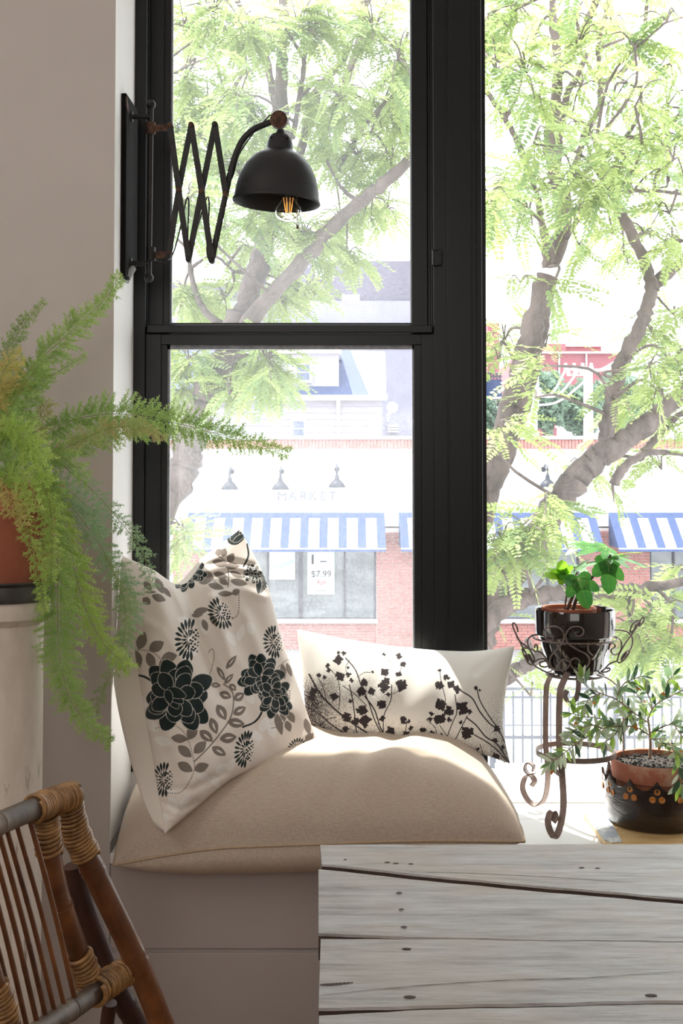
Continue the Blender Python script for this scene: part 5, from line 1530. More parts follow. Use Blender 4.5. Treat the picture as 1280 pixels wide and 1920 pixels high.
m = MB()
for i in range(260):
    a, r_ = g.uniform(0, 6.28), .122 * math.sqrt(g.random())
    m.ball((CX + r_ * math.cos(a), CYY + r_ * math.sin(a), zr2 - .016 + g.uniform(-.001, .004)), g.uniform(.002, .005), 5)
tag(m.build('grit', M['gravel'], op), kind='stuff')
# olive shrub
M['ol_a'] = leafmat('olive_leaf', (112, 146, 104), (138, 166, 124), .4, scale=18, rough=.35, spec=.5)
M['ol_b'] = leafmat('olive_leaf_pale', (186, 200, 172), (202, 212, 186), .35, scale=18, rough=.5, spec=.3)
M['ol_c'] = leafmat('olive_leaf_bright', (140, 176, 70), (166, 196, 100), .5, scale=18, rough=.4, spec=.3)
M['ol_d'] = leafmat('olive_leaf_dark', (46, 78, 56), (66, 98, 66), .2, scale=18, rough=.3, spec=.5)
M['ol_tip'] = leafmat('olive_leaf_dry_tip', (196, 128, 60), (168, 104, 52), .3)
M['olstem'] = mat('olive_stem', (170, 146, 128), (140, 118, 100), .7, scale=30)
ol = thing('olive_shrub', 'small olive shrub with narrow grey-green leaves in the crock', 'plant', (CX, CYY, zr2 - .012))
def ol_leaf_mesh(k, mt, W, tipm=None):
    m = MB()
    n = 7; V = []
    for i in range(n):
        s = i / (n - 1)
        hw = W * math.sin(math.pi * (s * .94 + .03)) ** .8
        z = -.10 * s * s * (k % 3)
        V += [(s, -hw, z + .05 * hw), (s, 0, z - .12 * hw), (s, hw, z + .05 * hw)]
    for i in range(n - 1):
        mi = 1 if (tipm and i >= n - 3) else 0
        b = 3 * i
        m.add([V[b], V[b + 1], V[b + 2], V[b + 3], V[b + 4], V[b + 5]], [(0, 1, 4, 3), (1, 2, 5, 4)], mi)
    o = m.build('leaf', [mt] + ([tipm] if tipm else []), None, smooth=180); me = o.data; bpy.data.objects.remove(o); return me
OLM = [ol_leaf_mesh(0, M['ol_a'], .15), ol_leaf_mesh(1, M['ol_b'], .16), ol_leaf_mesh(2, M['ol_c'], .17), ol_leaf_mesh(1, M['ol_d'], .16), ol_leaf_mesh(2, M['ol_b'], .14), ol_leaf_mesh(1, M['ol_a'], .18, M['ol_tip']), ol_leaf_mesh(0, M['ol_b'], .2)]
ol_br = [[(1218, 1422, .27), (1219, 1395, .27), (1217, 1368, .26), (1214, 1345, .25)],
         [(1216, 1378, .26), (1192, 1364, .22), (1160, 1362, .17), (1128, 1366, .13), (1100, 1382, .11), (1078, 1396, .10), (1055, 1414, .10), (1032, 1430, .10)],
         [(1160, 1362, .17), (1140, 1352, .16), (1118, 1346, .15), (1098, 1344, .15), (1072, 1338, .15)],
         [(1215, 1355, .25), (1186, 1335, .22), (1156, 1312, .20), (1126, 1300, .18), (1100, 1288, .17), (1090, 1272, .17)],
         [(1156, 1312, .20), (1160, 1296, .21), (1172, 1280, .22), (1190, 1272, .22), (1204, 1268, .22)],
         [(1214, 1350, .25), (1222, 1330, .23), (1236, 1316, .22), (1256, 1306, .20), (1275, 1296, .20), (1292, 1290, .2)],
         [(1236, 1316, .22), (1244, 1298, .24), (1250, 1280, .25), (1262, 1266, .25)],
         [(1217, 1375, .26), (1240, 1364, .23), (1262, 1356, .20), (1290, 1352, .20)],
         [(1217, 1385, .26), (1244, 1388, .20), (1262, 1400, .15), (1268, 1420, .11), (1272, 1450, .08), (1278, 1475, .07)],
         [(1240, 1392, .20), (1258, 1398, .12), (1262, 1408, .08), (1275, 1420, .06)],
         [(1126, 1300, .18), (1108, 1308, .15), (1096, 1322, .14)],
         [(1186, 1335, .22), (1170, 1350, .18), (1150, 1380, .15), (1132, 1392, .13)],
         [(1214, 1345, .25), (1206, 1325, .27), (1196, 1305, .29), (1186, 1290, .30)],
         [(1222, 1330, .23), (1218, 1310, .22), (1210, 1296, .21)],
         [(1262, 1356, .20), (1272, 1372, .17), (1282, 1386, .15)],
         [(1128, 1366, .13), (1112, 1360, .12), (1085, 1366, .12), (1068, 1378, .12)]]
m = MB()
for bi, pts in enumerate(ol_br):
    c = catmull([P(*p) for p in pts], 8 * len(pts))
    r0 = .0055 if bi == 0 else .0024
    m.tube(c, np.linspace(r0, r0 * .6, len(c)), 7)
    d = np.concatenate([[0], np.cumsum(np.linalg.norm(np.diff(c, axis=0), axis=1))])
    if bi == 0: continue
    sgn = 1
    for s in np.arange(.012, d[-1] + .006, .0105):
        i = min(len(c) - 2, int(np.searchsorted(d, s)) - 1); i = max(i, 0)
        tn = unit(c[i + 1] - c[i])
        for rep in range(2 if g.random() < .55 else 1):
            sgn = -sgn
            side = unit(np.cross(tn, [0.2, -1, .3])) * sgn
            dr = unit(tn * g.uniform(.3, 1.0) + side * g.uniform(.4, 1.1) + np.array([g.uniform(-.3, .3), g.uniform(-.6, .3), g.uniform(-.35, .5)]))
            L = g.uniform(.030, .054)
            k = g.choices(range(7), [3, 4, 2.2, 2, 3, .9, .8])[0]
            inst(OLM[k], 'leaf', ol, frame_M(c[i], dr, (g.uniform(-.7, .7), g.uniform(-1, .2), g.uniform(.2, 1)), L))
    tipd = unit(c[-1] - c[-3])
    for k in range(3):
        dr = unit(tipd + np.array([g.uniform(-.6, .6), g.uniform(-.5, .2), g.uniform(-.5, .5)]))
        inst(OLM[g.randrange(5)], 'leaf', ol, frame_M(c[-1], dr, (g.uniform(-.5, .5), -.6, .8), g.uniform(.03, .05)))
m.build('stem', M['olstem'], ol, smooth=180)
# ================================================================== PEDESTAL, FERN
FYD = -0.40
s3 = S(FYD)
PX = XA(8, FYD)
M['oldpaint'] = mat('chalky_pedestal_paint', (214, 204, 192), (196, 184, 170), .8, scale=5, bump=.15, bdist=.003, stretch=(1, 1, .5))
t_ = Nt('pedestal_paint'); v1 = t_.coord((1, 1, .35)); f1 = t_.noise(v1, 8, 6, .65); f2 = t_.noise(t_.coord((1, 1, .15)), 42, 4, .7)
cr = t_.mix(t_.ramp(f2, [(.62, (0, 0, 0)), (.72, (1, 1, 1))]), t_.ramp(f1, [(.35, lin((226, 216, 205))), (.7, lin((200, 188, 174)))]), lin((150, 138, 126)))
M['oldpaint'] = t_.done(t_.prin(cr, .8, 0, .25, t_.bump(f1, .15, .004)))
ped = thing('pedestal', 'tall round cream-painted pedestal under the potted fern', 'pedestal', (PX, FYD, FZ))
zt = ZA(1124, FYD)
m = MB(); m.lathe([(0, FZ), (.118, FZ), (.118, FZ + .06), (.108, FZ + .075), (.107, zt - .062), (0, zt - .062)], (PX, FYD, 0), 48); m.build('column', M['oldpaint'], ped, smooth=35)
m = MB(); m.lathe([(0, zt - .064), (.107, zt - .064), (.112, zt - .056), (.122, zt - .045), (.125, zt - .02), (.122, zt), (0, zt)], (PX, FYD, 0), 48); m.build('cap', M['oldpaint'], ped, smooth=35)
M['tin'] = mat('dark_tin', (70, 70, 70), (104, 104, 102), .45, .5, scale=12)
sc_ = thing('plant_tray', 'dark round metal tray on the pedestal under the fern pot', 'tray', (PX, FYD, zt))
m = MB(); m.lathe([(0, 0), (.128, 0), (.131, .004), (.132, .042), (.150, .052), (.151, .056), (.131, .050), (.128, .010), (0, .008)], (PX, FYD, zt), 48); m.build('tray_wall', M['tin'], sc_, smooth=40)
fpz = zt + .009
ftp = thing('fern_pot', 'large terracotta pot holding the trailing fern', 'pot', (PX, FYD, fpz))
hp = ZA(906, FYD) - fpz
m = MB(); m.lathe([(0, 0), (.108, 0), (.112, .01), (.142, hp - .075), (.144, hp - .072), (.156, hp - .07), (.159, hp - .006), (.156, hp), (.147, hp - .004), (.145, hp - .06), (.10, .02), (0, .02)], (PX, FYD, fpz), 56); m.build('pot_wall', mat('fern_terracotta', (188, 118, 90), (164, 94, 70), .8, scale=6, bump=.08, bdist=.002, stretch=(1, 1, .4)), ftp, smooth=35)
m = MB(); m.lathe([(0, hp - .01), (.08, hp - .012), (.146, hp - .02), (.144, hp - .04), (0, hp - .04)], (PX, FYD, fpz), 32); m.build('soil', M['soil'], ftp, smooth=180)

M['fn_a'] = leafmat('fern_green', (160, 192, 110), (186, 208, 134), .5, scale=9)
M['fn_b'] = leafmat('fern_bluegreen', (158, 188, 144), (176, 200, 158), .45, scale=9)
M['fn_c'] = leafmat('fern_yellow', (208, 206, 128), (220, 202, 138), .5, scale=14)
M['fn_d'] = leafmat('fern_rust', (196, 184, 130), (182, 200, 130), .45, scale=14)
M['fn_e'] = leafmat('fern_bright', (178, 206, 108), (196, 216, 126), .5, scale=9)
M['fn_f'] = leafmat('fern_dark', (150, 174, 116), (172, 190, 130), .4, scale=9)
M['fnstem'] = mat('fern_stem', (156, 170, 96), (136, 140, 80), .7, scale=20)
fern = thing('asparagus_fern', 'feathery asparagus fern arching out of the terracotta pot', 'plant', (PX, FYD, fpz + hp - .02))
root_z = fpz + hp - .02
def plume(pts, width, dens=1.0, mt='fn_a', peak=.45, needle=.0145, flat=.55, end=.35, seed=0, start=0.0, mt2=None):
    g = np.random.RandomState(seed + 100)
    c = catmull([P(*p) for p in pts], 80)
    d = np.concatenate([[0], np.cumsum(np.linalg.norm(np.diff(c, axis=0), axis=1))])
    Ltot = d[-1]
    W = width * s3
    m = MB(); m.tube(c, np.linspace(.0015, .0006, 80), 5, mi=1)
    nb = int(Ltot / .0040 * dens)
    V = []
    for b in range(nb):
        s = start + (1 - start) * (b + g.rand()) / nb
        i = min(78, int(np.searchsorted(d, s * Ltot)))
        i = max(0, i - 1)
        fr_ = (s * Ltot - d[i]) / max(1e-6, d[i + 1] - d[i])
        p0 = c[i] + (c[i + 1] - c[i]) * fr_
        tn = unit(c[i + 1] - c[i])
        prof = (s / peak) ** .6 if s < peak else 1 - (1 - end) * ((s - peak) / (1 - peak)) ** 1.2
        L = W * max(.15, prof) * g.uniform(.35, 1.25)
        sd = unit(np.cross(tn, [0, -1, 0])) * (1 if b % 2 else -1)
        dp = unit(np.cross(tn, sd))
        a = g.normal(0, .55)
        dr = unit(sd * math.cos(a) + dp * math.sin(a) * flat + tn * g.uniform(.25, .75))
        nw = max(3, int(L / .0028))
        sub = p0 + dr * L
        V.append(np.stack([p0 - tn * .0004, p0 + tn * .0004, sub + tn * .0003, sub - tn * .0003]))
        for k in range(nw):
            t = .08 + .92 * (k + g.rand() * .5) / nw
            q0 = p0 + dr * L * t
            for r_ in range(3):
                nd = unit(dr * g.uniform(.3, 1.1) + g.normal(0, .75, 3) * np.array([1, .6, 1]))
                ln = needle * g.uniform(.6, 1.15) * (1 - .35 * t)
                w_ = unit(np.cross(nd, [g.normal(0, .3), -1, g.normal(0, .3)])) * .0009
                V.append(np.stack([q0 - w_ * .5, q0 + nd * ln * .5 - w_, q0 + nd * ln, q0 + nd * ln * .5 + w_]))
    V = np.concatenate(V)
    n = len(V) // 4
    m.add(V, [(4 * i, 4 * i + 1, 4 * i + 2, 4 * i + 3) for i in range(n)])
    m.build('plume', [M[mt], M['fnstem']], fern)
    return n
N = 0
C0 = (20, 905, -.40)
N += plume([C0, (10, 780, -.42), (50, 700, -.40), (128, 626, -.34), (200, 556, -.28), (224, 512, -.26)], 40, 1.25, 'fn_a', .55, seed=1, end=.3, start=.12)
N += plume([C0, (5, 700, -.44), (30, 632, -.45), (60, 590, -.45), (82, 566, -.45)], 20, 1.0, 'fn_f', .7, seed=2, end=.4, start=.3)
N += plume([C0, (30, 780, -.38), (70, 724, -.34), (120, 690, -.30), (163, 668, -.28)], 17, .6, 'fn_a', .5, seed=3, end=.4, start=.25)
N += plume([C0, (40, 842, -.38), (85, 810, -.34), (144, 786, -.28), (210, 776, -.22), (272, 782, -.17), (332, 794, -.13), (394, 810, -.10), (480, 832, -.07), (540, 852, -.05)], 52, 1.25, 'fn_a', .52, seed=4, end=.28, start=.08)
N += plume([C0, (90, 860, -.42), (155, 824, -.38), (210, 802, -.34), (262, 800, -.30), (310, 822, -.27)], 30, .8, 'fn_d', .5, seed=5, end=.35, start=.2)
N += plume([C0, (120, 850, -.36), (180, 820, -.31), (240, 806, -.26), (300, 806, -.22)], 36, .9, 'fn_a', .6, seed=25, end=.35, start=.2)
N += plume([C0, (-5, 820, -.46), (-4, 740, -.5), (10, 690, -.52), (40, 668, -.52)], 32, .95, 'fn_c', .75, seed=6, end=.6, start=.35)
N += plume([C0, (-10, 800, -.44), (5, 750, -.46), (30, 720, -.46), (50, 712, -.46)], 30, .8, 'fn_c', .8, seed=7, end=.6, start=.4)
N += plume([C0, (55, 830, -.42), (78, 775, -.43), (88, 750, -.43)], 26, .8, 'fn_d', .7, seed=8, end=.7, start=.3)
N += plume([C0, (20, 830, -.45), (45, 780, -.46), (62, 740, -.45), (95, 700, -.42)], 26, .8, 'fn_a', .7, seed=28, end=.5, start=.2)
N += plume([(-25, 860, -.5), (0, 812, -.55), (40, 812, -.58), (70, 850, -.60), (92, 905, -.60)], 34, 1.1, 'fn_e', .6, seed=9, end=.5)
N += plume([(-20, 830, -.55), (0, 800, -.58), (25, 800, -.6), (48, 830, -.6), (55, 865, -.6)], 28, 1.0, 'fn_e', .6, seed=10, end=.6)
N += plume([C0, (87, 858, -.40), (140, 892, -.34), (176, 922, -.30), (220, 972, -.24), (258, 1020, -.20), (276, 1064, -.18), (284, 1105, -.18)], 30, .55, 'fn_b', .5, needle=.013, seed=11, end=.5, start=.15)
N += plume([C0, (60, 880, -.44), (110, 925, -.40), (158, 980, -.35), (195, 1035, -.30), (222, 1085, -.26), (243, 1130, -.24), (240, 1200, -.23), (222, 1250, -.23)], 36, .8, 'fn_b', .55, needle=.013, seed=12, end=.5, start=.15)
N += plume([(195, 1035, -.30), (224, 1100, -.27), (236, 1160, -.26), (222, 1235, -.25), (197, 1285, -.25), (176, 1336, -.25)], 24, .55, 'fn_f', .3, needle=.014, seed=13, end=.6)
N += plume([C0, (70, 880, -.50), (98, 940, -.52), (106, 1010, -.50), (108, 1080, -.48), (108, 1150, -.46), (112, 1230, -.44), (132, 1312, -.42), (170, 1360, -.40), (207, 1392, -.39)], 50, 1.3, 'fn_a', .6, seed=14, end=.32, start=.15)
N += plume([C0, (85, 890, -.46), (116, 960, -.45), (135, 1050, -.42), (160, 1140, -.39), (195, 1208, -.37), (243, 1254, -.35)], 40, 1.15, 'fn_e', .6, seed=15, end=.4, start=.15)
N += plume([(10, 900, -.55), (36, 925, -.60), (48, 970, -.61), (55, 1010, -.60), (70, 1066, -.58), (85, 1150, -.55)], 20, .8, 'fn_e', .5, seed=16, end=.5)
N += plume([(-20, 920, -.55), (5, 920, -.60), (25, 950, -.62), (45, 985, -.62)], 26, .9, 'fn_c', .5, seed=17, end=.5)
N += plume([(20, 890, -.5), (70, 895, -.56), (92, 940, -.57), (98, 1010, -.56), (95, 1085, -.55)], 28, .8, 'fn_e', .5, seed=18, end=.5)
N += plume([(0, 880, -.5), (40, 870, -.52), (80, 890, -.5), (130, 920, -.46), (170, 960, -.42), (190, 1010, -.40)], 34, .9, 'fn_b', .5, seed=19, end=.5)
N += plume([(20, 880, -.45), (60, 850, -.47), (120, 860, -.45), (165, 900, -.42)], 34, .9, 'fn_a', .5, seed=20, end=.5)
N += plume([(5, 925, -.46), (15, 880, -.52), (30, 850, -.55), (60, 845, -.56), (80, 870, -.56)], 34, 1.1, 'fn_a', .6, seed=31, end=.5)
N += plume([(-10, 915, -.45), (-5, 860, -.50), (10, 820, -.53), (35, 790, -.54), (66, 782, -.54)], 34, 1.1, 'fn_a', .6, seed=32, end=.5)
N += plume([(0, 930, -.52), (10, 895, -.58), (35, 890, -.61), (60, 915, -.62), (70, 955, -.62)], 32, 1.0, 'fn_e', .6, seed=33, end=.5)
N += plume([(-5, 870, -.50), (5, 800, -.50), (30, 745, -.49), (62, 700, -.47), (90, 676, -.45)], 30, 1.0, 'fn_a', .6, seed=34, end=.45)
print('NEEDLES', N)

# ================================================================== BAMBOO CHAIR
t_ = Nt('bamboo'); v1 = t_.coord((1, 1, 1)); f1 = t_.noise(v1, 9, 5, .6); f2 = t_.noise(t_.coord((1, 1, .12)), 60, 3, .6)
cb = t_.mix(t_.math('MULTIPLY', f2, .45), t_.ramp(f1, [(.32, lin((66, 38, 24))), (.5, lin((112, 68, 38))), (.68, lin((146, 94, 54)))]), lin((52, 30, 22)))
M['bamboo'] = t_.done(t_.prin(cb, .32, 0, .5, t_.bump(f2, .12, .002)))
t_ = Nt('grey_bamboo'); f1 = t_.noise(t_.coord((1, 1, 1)), 11, 5, .6)
M['bamboo_grey'] = t_.done(t_.prin(t_.ramp(f1, [(.36, lin((78, 64, 52))), (.6, lin((136, 122, 106)))]), .55, 0, .5, t_.bump(f1, .15, .003)))
M['bamboo_dark'] = mat('dark_bamboo', (52, 32, 28), (74, 42, 34), .4, scale=12, bump=.1, bdist=.002)
M['rattan'] = mat('rattan_wrap', (170, 128, 78), (112, 78, 46), .4, scale=40, bump=.2, bdist=.001)
chr_ = thing('bamboo_chair', 'brown bamboo chair with slatted back and rattan bindings', 'chair', (XA(60, -1.7), -1.75, FZ))
def pole_(name, pts, d_px, mt='bamboo', nodes=(), n=30, taper=1.0):
    c = catmull([P(*p) for p in pts], n)
    Ym = np.mean([p[2] for p in pts])
    r0 = d_px / 2 * S(Ym)
    rr_ = np.linspace(r0, r0 * taper, n)
    t = np.linspace(0, 1, n)
    cc, r2 = [], []
    tt = sorted(list(t) + [x + e for x in nodes for e in (-.006, 0, .006)])
    C = np.stack([np.interp(tt, t, c[:, k]) for k in range(3)], 1)
    Rr = np.interp(tt, t, rr_)
    for i, x in enumerate(tt):
        for q_ in nodes:
            dd = abs(x - q_)
            if dd < .001: Rr[i] *= 1.0
            elif dd < .008: Rr[i] *= 1.08
    m = MB(); m.tube(C, Rr, 18)
    return m.build(name, M[mt], chr_, smooth=50)
def wrap_(pts, d_px, turns, tilt=0.0, name='binding'):
    c = catmull([P(*p) for p in pts], 40)
    Ym = np.mean([p[2] for p in pts]); r_ = d_px / 2 * S(Ym)
    tn = unit(np.gradient(c, axis=0))
    u_ = unit(np.cross(tn, [0, 1, .3])); b_ = np.cross(tn, u_)
    L = np.linalg.norm(np.diff(c, axis=0), axis=1).sum()
    th = L / turns / 2
    n = turns * 22
    s = np.linspace(0, 1, n)
    idx = s * 39
    i0 = np.minimum(idx.astype(int), 38); f_ = (idx - i0)[:, None]
    ctr = c[i0] * (1 - f_) + c[i0 + 1] * f_
    a = s * turns * 2 * math.pi
    rw = r_ + th * .35 + .0008 * np.sin(s * 23)
    pts_ = ctr + (u_[i0] * np.cos(a)[:, None] + b_[i0] * np.sin(a)[:, None]) * rw[:, None]
    m = MB(); m.tube(pts_, th * .98, 6); m.build(name, M['rattan'], chr_, smooth=180)
pole_('top_rail', [(-60, 1568, -1.93), (0, 1543, -1.85), (66, 1516, -1.76), (142, 1490, -1.66)], 42, 'bamboo_grey', (.3,))
pole_('back_post', [(86, 1520, -1.72), (90, 1571, -1.71), (108, 1668, -1.69), (131, 1740, -1.67), (162, 1825, -1.64), (176, 1850, -1.63)], 38, 'bamboo', (.48,))
pole_('side_post', [(124, 1488, -1.66), (144, 1565, -1.64), (177, 1636, -1.62), (211, 1706, -1.60), (244, 1775, -1.58), (275, 1848, -1.56), (300, 1915, -1.54), (330, 2000, -1.52), (365, 2120, -1.5), (420, 2390, -1.48), (455, 2654, -1.48)], 43, 'bamboo', (.19, .43, .62, .8), taper=1.05)
pole_('rear_leg', [(139, 1622, -1.50), (155, 1690, -1.49), (186, 1775, -1.47), (218, 1850, -1.46), (262, 1935, -1.44), (330, 2080, -1.42), (450, 2330, -1.40), (540, 2592, -1.40)], 40, 'bamboo_dark', (.5,))
pole_('lower_rail', [(246, 1817, -1.55), (197, 1846, -1.62), (150, 1882, -1.70), (100, 1914, -1.79), (30, 1965, -1.92)], 38, 'bamboo_grey', (.6,))
pole_('stretcher', [(206, 1880, -1.52), (200, 1925, -1.51), (196, 1990, -1.5), (190, 2250, -1.48), (186, 2650, -1.48)], 26, 'bamboo_dark')
pole_('back_post', [(-72, 1560, -1.96), (-48, 1700, -1.96), (-8, 1850, -1.95), (8, 1900, -1.93), (24, 1960, -1.92), (60, 2250, -1.9), (90, 3060, -1.9)], 38, 'bamboo', (.12, .5,))
sz_ = .34
q1, q2, q3, q4 = PZ(60, 2250, sz_), PZ(330, 2200, sz_), PZ(620, 2230, sz_), PZ(520, 2480, sz_)
q1[1], q2[1] = -1.9, -1.5; q3[1], q4[1] = -1.42, -1.98
q1[0], q2[0], q3[0], q4[0] = XA(50, -1.9), XA(330, -1.5), XA(330, -1.5) + .40, XA(50, -1.9) + .46
for a_, b_ in ((q1, q2), (q2, q3), (q3, q4), (q4, q1)):
    m = MB(); m.tube([a_, b_], .019, 14); m.build('seat_rail', M['bamboo'], chr_, smooth=60)
m = MB()
for k in range(22):
    t = (k + .5) / 22
    m.tube([q1 + (q4 - q1) * t + [0, 0, .012], q2 + (q3 - q2) * t + [0, 0, .012]], .009, 6)
m.build('seat', M['rattan'], chr_, smooth=60)
for c_ in (q3, q4):
    m = MB(); m.tube([c_ + [0, 0, .03], c_ * [1, 1, 0] + [0, 0, FZ]], .019, 14); m.build('front_leg', M['bamboo'], chr_, smooth=60)
for (a, b, d_) in (((54, 1530), (140, 1872), 10), ((31, 1545), (121, 1888), 9), ((12, 1552), (104, 1902), 9.5), ((-2, 1560), (88, 1914), 10), ((-18, 1568), (72, 1928), 10), ((-38, 1570), (54, 1940), 10), ((-60, 1575), (38, 1950), 10)):
    ya = np.interp(a[0], [-60, 0, 66, 142], [-1.93, -1.85, -1.76, -1.66]); yb_ = np.interp(b[0], [30, 100, 150, 197], [-1.92, -1.79, -1.70, -1.62])
    mx = ((a[0] + b[0]) / 2 + 3, (a[1] + b[1]) / 2)
    k = rnd.uniform(.25, .45)
    pole_('slat', [(a[0], a[1], ya), (mx[0], mx[1], (ya + yb_) / 2), (b[0], b[1], yb_)], d_, 'bamboo', (k, k + .33))
wrap_([(62, 1518, -1.765), (95, 1505, -1.72), (138, 1491, -1.665)], 43, 14)
wrap_([(86, 1530, -1.72), (88, 1560, -1.712), (93, 1601, -1.70)], 41, 9)
wrap_([(128, 1505, -1.657), (142, 1560, -1.643), (163, 1606, -1.63)], 45, 15)
wrap_([(147, 1788, -1.655), (160, 1818, -1.642), (168, 1846, -1.635)], 40, 8)
wrap_([(176, 1862, -1.66), (200, 1844, -1.62), (212, 1836, -1.60)], 42, 7)
wrap_([(214, 1835, -1.60), (228, 1826, -1.58), (240, 1820, -1.56)], 40, 5)
wrap_([(-10, 1848, -1.95), (6, 1890, -1.935), (20, 1945, -1.922)], 41, 12)

# ================================================================== TABLE
TZ, TT = 0.68, .052
t_ = Nt('weathered_wood')
oi = t_.n('ShaderNodeObjectInfo')
cv = t_.coord((1.3, 8, 8)); 
mp2 = t_.n('ShaderNodeVectorMath', operation='ADD'); t_.l(cv, mp2.inputs[0])
rv = t_.n('ShaderNodeCombineXYZ'); r7 = t_.math('MULTIPLY', oi.outputs['Random'], 40); t_.l(r7, rv.inputs[0]); t_.l(r7, rv.inputs[1]); t_.l(rv.outputs[0], mp2.inputs[1])
n1 = t_.noise(mp2.outputs[0], 3.2, 8, .68)
cv2 = t_.coord((3, 110, 110)); mp3 = t_.n('ShaderNodeVectorMath', operation='ADD'); t_.l(cv2, mp3.inputs[0]); t_.l(rv.outputs[0], mp3.inputs[1])
n2 = t_.noise(mp3.outputs[0], 3.0, 6, .7)
n3 = t_.noise(t_.coord((1, 1.6, 1)), 3.0, 4, .6)
base = t_.ramp(n1, [(.30, lin((130, 123, 118))), (.47, lin((164, 160, 157))), (.62, lin((181, 180, 180))), (.8, lin((196, 197, 200)))])
fine = t_.ramp(n2, [(.33, lin((110, 98, 91))), (.50, lin((255, 255, 255)))])
colr = t_.mix(.55, base, fine, 'MULTIPLY')
colr = t_.mix(t_.ramp(n3, [(.45, (0, 0, 0)), (.70, (.6,) * 3)]), colr, lin((172, 156, 140)))
hgt = t_.math('ADD', t_.math('MULTIPLY', n1, .6), t_.math('MULTIPLY', n2, .6))
M['oldwood'] = t_.done(t_.prin(colr, .44, 0, .5, t_.bump(hgt, .55, .006)))
M['crack'] = mat('wood_crack', (52, 40, 34), (84, 66, 56), .9, scale=40, stretch=(.2, 1, 1))
M['knot'] = mat('wood_knot', (84, 72, 64), (46, 37, 32), .8, scale=90)
XE = 1.75
tb = thing('plank_table', 'weathered grey plank table in the foreground', 'table', (.8, -1.3, FZ))
def row(pts):
    return [PZ(x, y, TZ)[:2] for x, y in pts]
def ext(pts):
    (x0, y0), (x1, y1) = pts[-2], pts[-1]
    k = (XE - x0) / (x1 - x0)
    return pts[:-1] + [np.array([XE, y0 + (y1 - y0) * k])]
edges = [
    (row([(600, 1583), (1280, 1582)]), row([(603, 1621), (700, 1631), (840, 1646), (1000, 1661), (1280, 1685)])),
    (row([(597, 1627), (700, 1638), (840, 1653), (1000, 1668), (1280, 1692)]), row([(597, 1750), (720, 1754), (860, 1758), (1000, 1761), (1280, 1764)])),
    (row([(601, 1759), (720, 1758.5), (860, 1759.5), (1000, 1762), (1280, 1765)]), row([(597, 1891), (760, 1887), (1000, 1882), (1280, 1876)])),
    (row([(598, 1901), (760, 1891), (1000, 1885), (1280, 1879)]), None)]
yl = edges[-1][0][0][1]
def wobble(pts, k):
    c = np.array(ext(list(pts)))
    n = 60
    t = np.linspace(0, 1, n)
    s = np.concatenate([[0], np.cumsum(np.hypot(*np.diff(c, axis=0).T))]); s /= s[-1]
    X, Y = np.interp(t, s, c[:, 0]), np.interp(t, s, c[:, 1])
    return X, Y + .0013 * np.sin(X * 23 + k) + .0009 * np.sin(X * 61 + 2 * k)
for i, (ea, eb) in enumerate(edges):
    Xa, Ya = wobble(ea, i)
    if eb is not None:
        Xb, Yb = wobble(eb, i + 7)
    else:
        Xb, Yb = Xa, np.full_like(Xa, Ya[0] - .20)
    n = len(Xa)
    dz = (0, -.002, -.0008, -.0015)[i]
    m = MB()
    e = .004
    ring_ = [(Xa, Ya, TZ - TT), (Xa, Ya, TZ - e), (Xa, Ya - e, TZ), (Xb, Yb + e, TZ), (Xb, Yb, TZ - e), (Xb, Yb, TZ - TT)]
    V = np.concatenate([np.stack([x, y, np.full(n, z + dz)], 1) for x, y, z in ring_])
    V[0 * n:, 0] += 0
    f = []
    for r_ in range(6):
        q_ = (r_ + 1) % 6
        for k in range(n - 1):
            f.append((r_ * n + k, q_ * n + k, q_ * n + k + 1, r_ * n + k + 1))
    f.append(tuple(r_ * n for r_ in range(5, -1, -1))); f.append(tuple(r_ * n + n - 1 for r_ in range(6)))
    m.add(V, f)
    for fi in range(4 * (n - 1), 5 * (n - 1)): m.mi[fi] = 1
    pk_ = m.build('plank', [M['oldwood'], M['crack']], tb)
ylast = PZ(598, 1901, TZ)[1] - .2
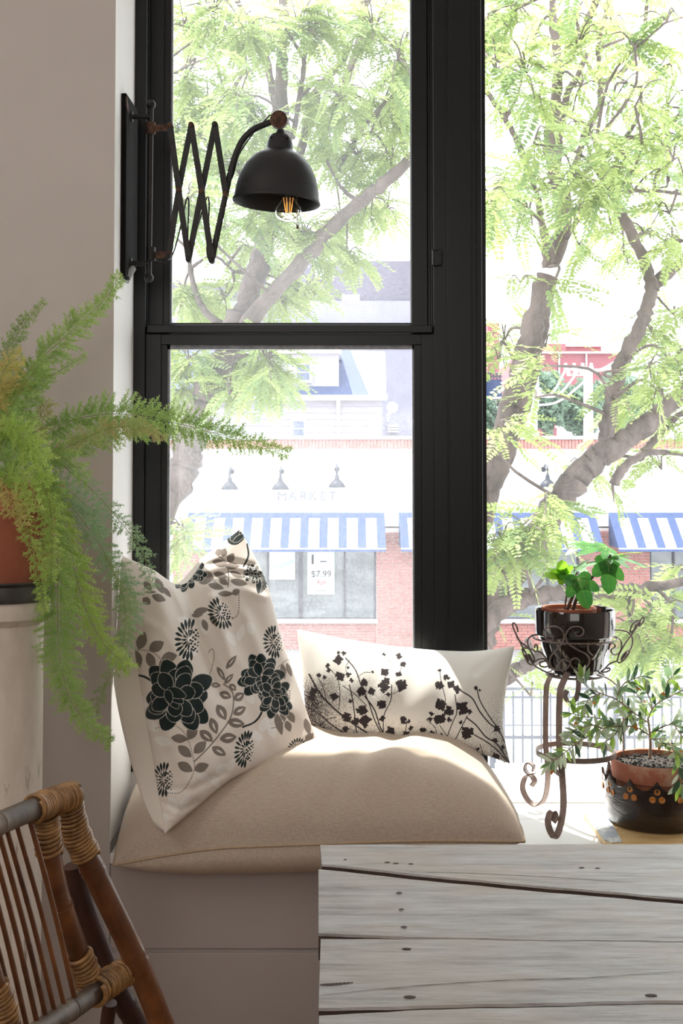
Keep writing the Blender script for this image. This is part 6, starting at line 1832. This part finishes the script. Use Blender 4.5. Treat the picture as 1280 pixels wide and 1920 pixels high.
for k in range(3):
    m = MB(); y1 = ylast - .003 - k * .21
    m.box(PZ(598, 1901, TZ)[0], XE, y1 - .205, y1, TZ - TT, TZ); m.build('plank', M['oldwood'], tb, bevel=.004)
yend = ylast - .64
# surface cracks and knots
def groove(pts, w0, name='crack'):
    c = catmull([PZ(x, y, TZ + .0006) for x, y in pts], 40)
    m = MB(); n = len(c); ww = w0 * np.sin(np.linspace(.25, math.pi * .97, n)) ** .5 * (1 + .35 * np.sin(np.arange(n) * 1.7))
    V = np.concatenate([c + np.array([0, 1, 0]) * ww[:, None] / 2, c - np.array([0, 1, 0]) * ww[:, None] / 2, c - np.array([0, 0, .004])])
    m.add(V, [(k, n + k, n + k + 1, k + 1) for k in range(n - 1)])
    m.build(name, M['crack'], tb)
groove([(600, 1846), (625, 1845), (662, 1842)], .008)
groove([(600, 1866), (760, 1850), (940, 1838), (1100, 1833), (1280, 1820)], .0022)
groove([(760, 1634), (900, 1638), (1060, 1646), (1200, 1656)], .0018)
groove([(880, 1645), (960, 1648), (1010, 1652)], .001)
for (x, y, r_) in ((762, 1779, .010), (768, 1869, .012), (726, 1617, .008), (742, 1619, .008), (770, 1620, .007), (647, 1612, .005), (752, 1705, .007), (757, 1738, .008), (1120, 1628, .007), (1090, 1627, .008), (748, 1674, .008), (1220, 1866, .012)):
    c = PZ(x, y, TZ + .0003)
    m = MB(); m.lathe([(0, .0004), (r_ * .55, .0012), (r_ * .8, .0004), (r_, .0)], c, 14, M=[[.95, 0, 0], [0, .5, 0], [0, 0, 1]]); m.build('knot', M['knot'], tb, smooth=60)
lx = PZ(598, 1750, TZ)[0]; yb0 = PZ(600, 1583, TZ)[1]
for (x, y) in ((lx + .30, yb0 - .16), (lx + .30, yend + .12), (XE - .3, yb0 - .16), (XE - .3, yend + .12)):
    m = MB(); m.box(x - .04, x + .04, y - .04, y + .04, FZ, TZ - TT); m.build('leg', M['oldwood'], tb, bevel=.004)
m = MB()
m.box(lx + .26, XE - .26, yb0 - .18, yb0 - .15, TZ - TT - .09, TZ - TT); m.box(lx + .26, XE - .26, yend + .1, yend + .13, TZ - TT - .09, TZ - TT)
m.build('apron', M['oldwood'], tb)
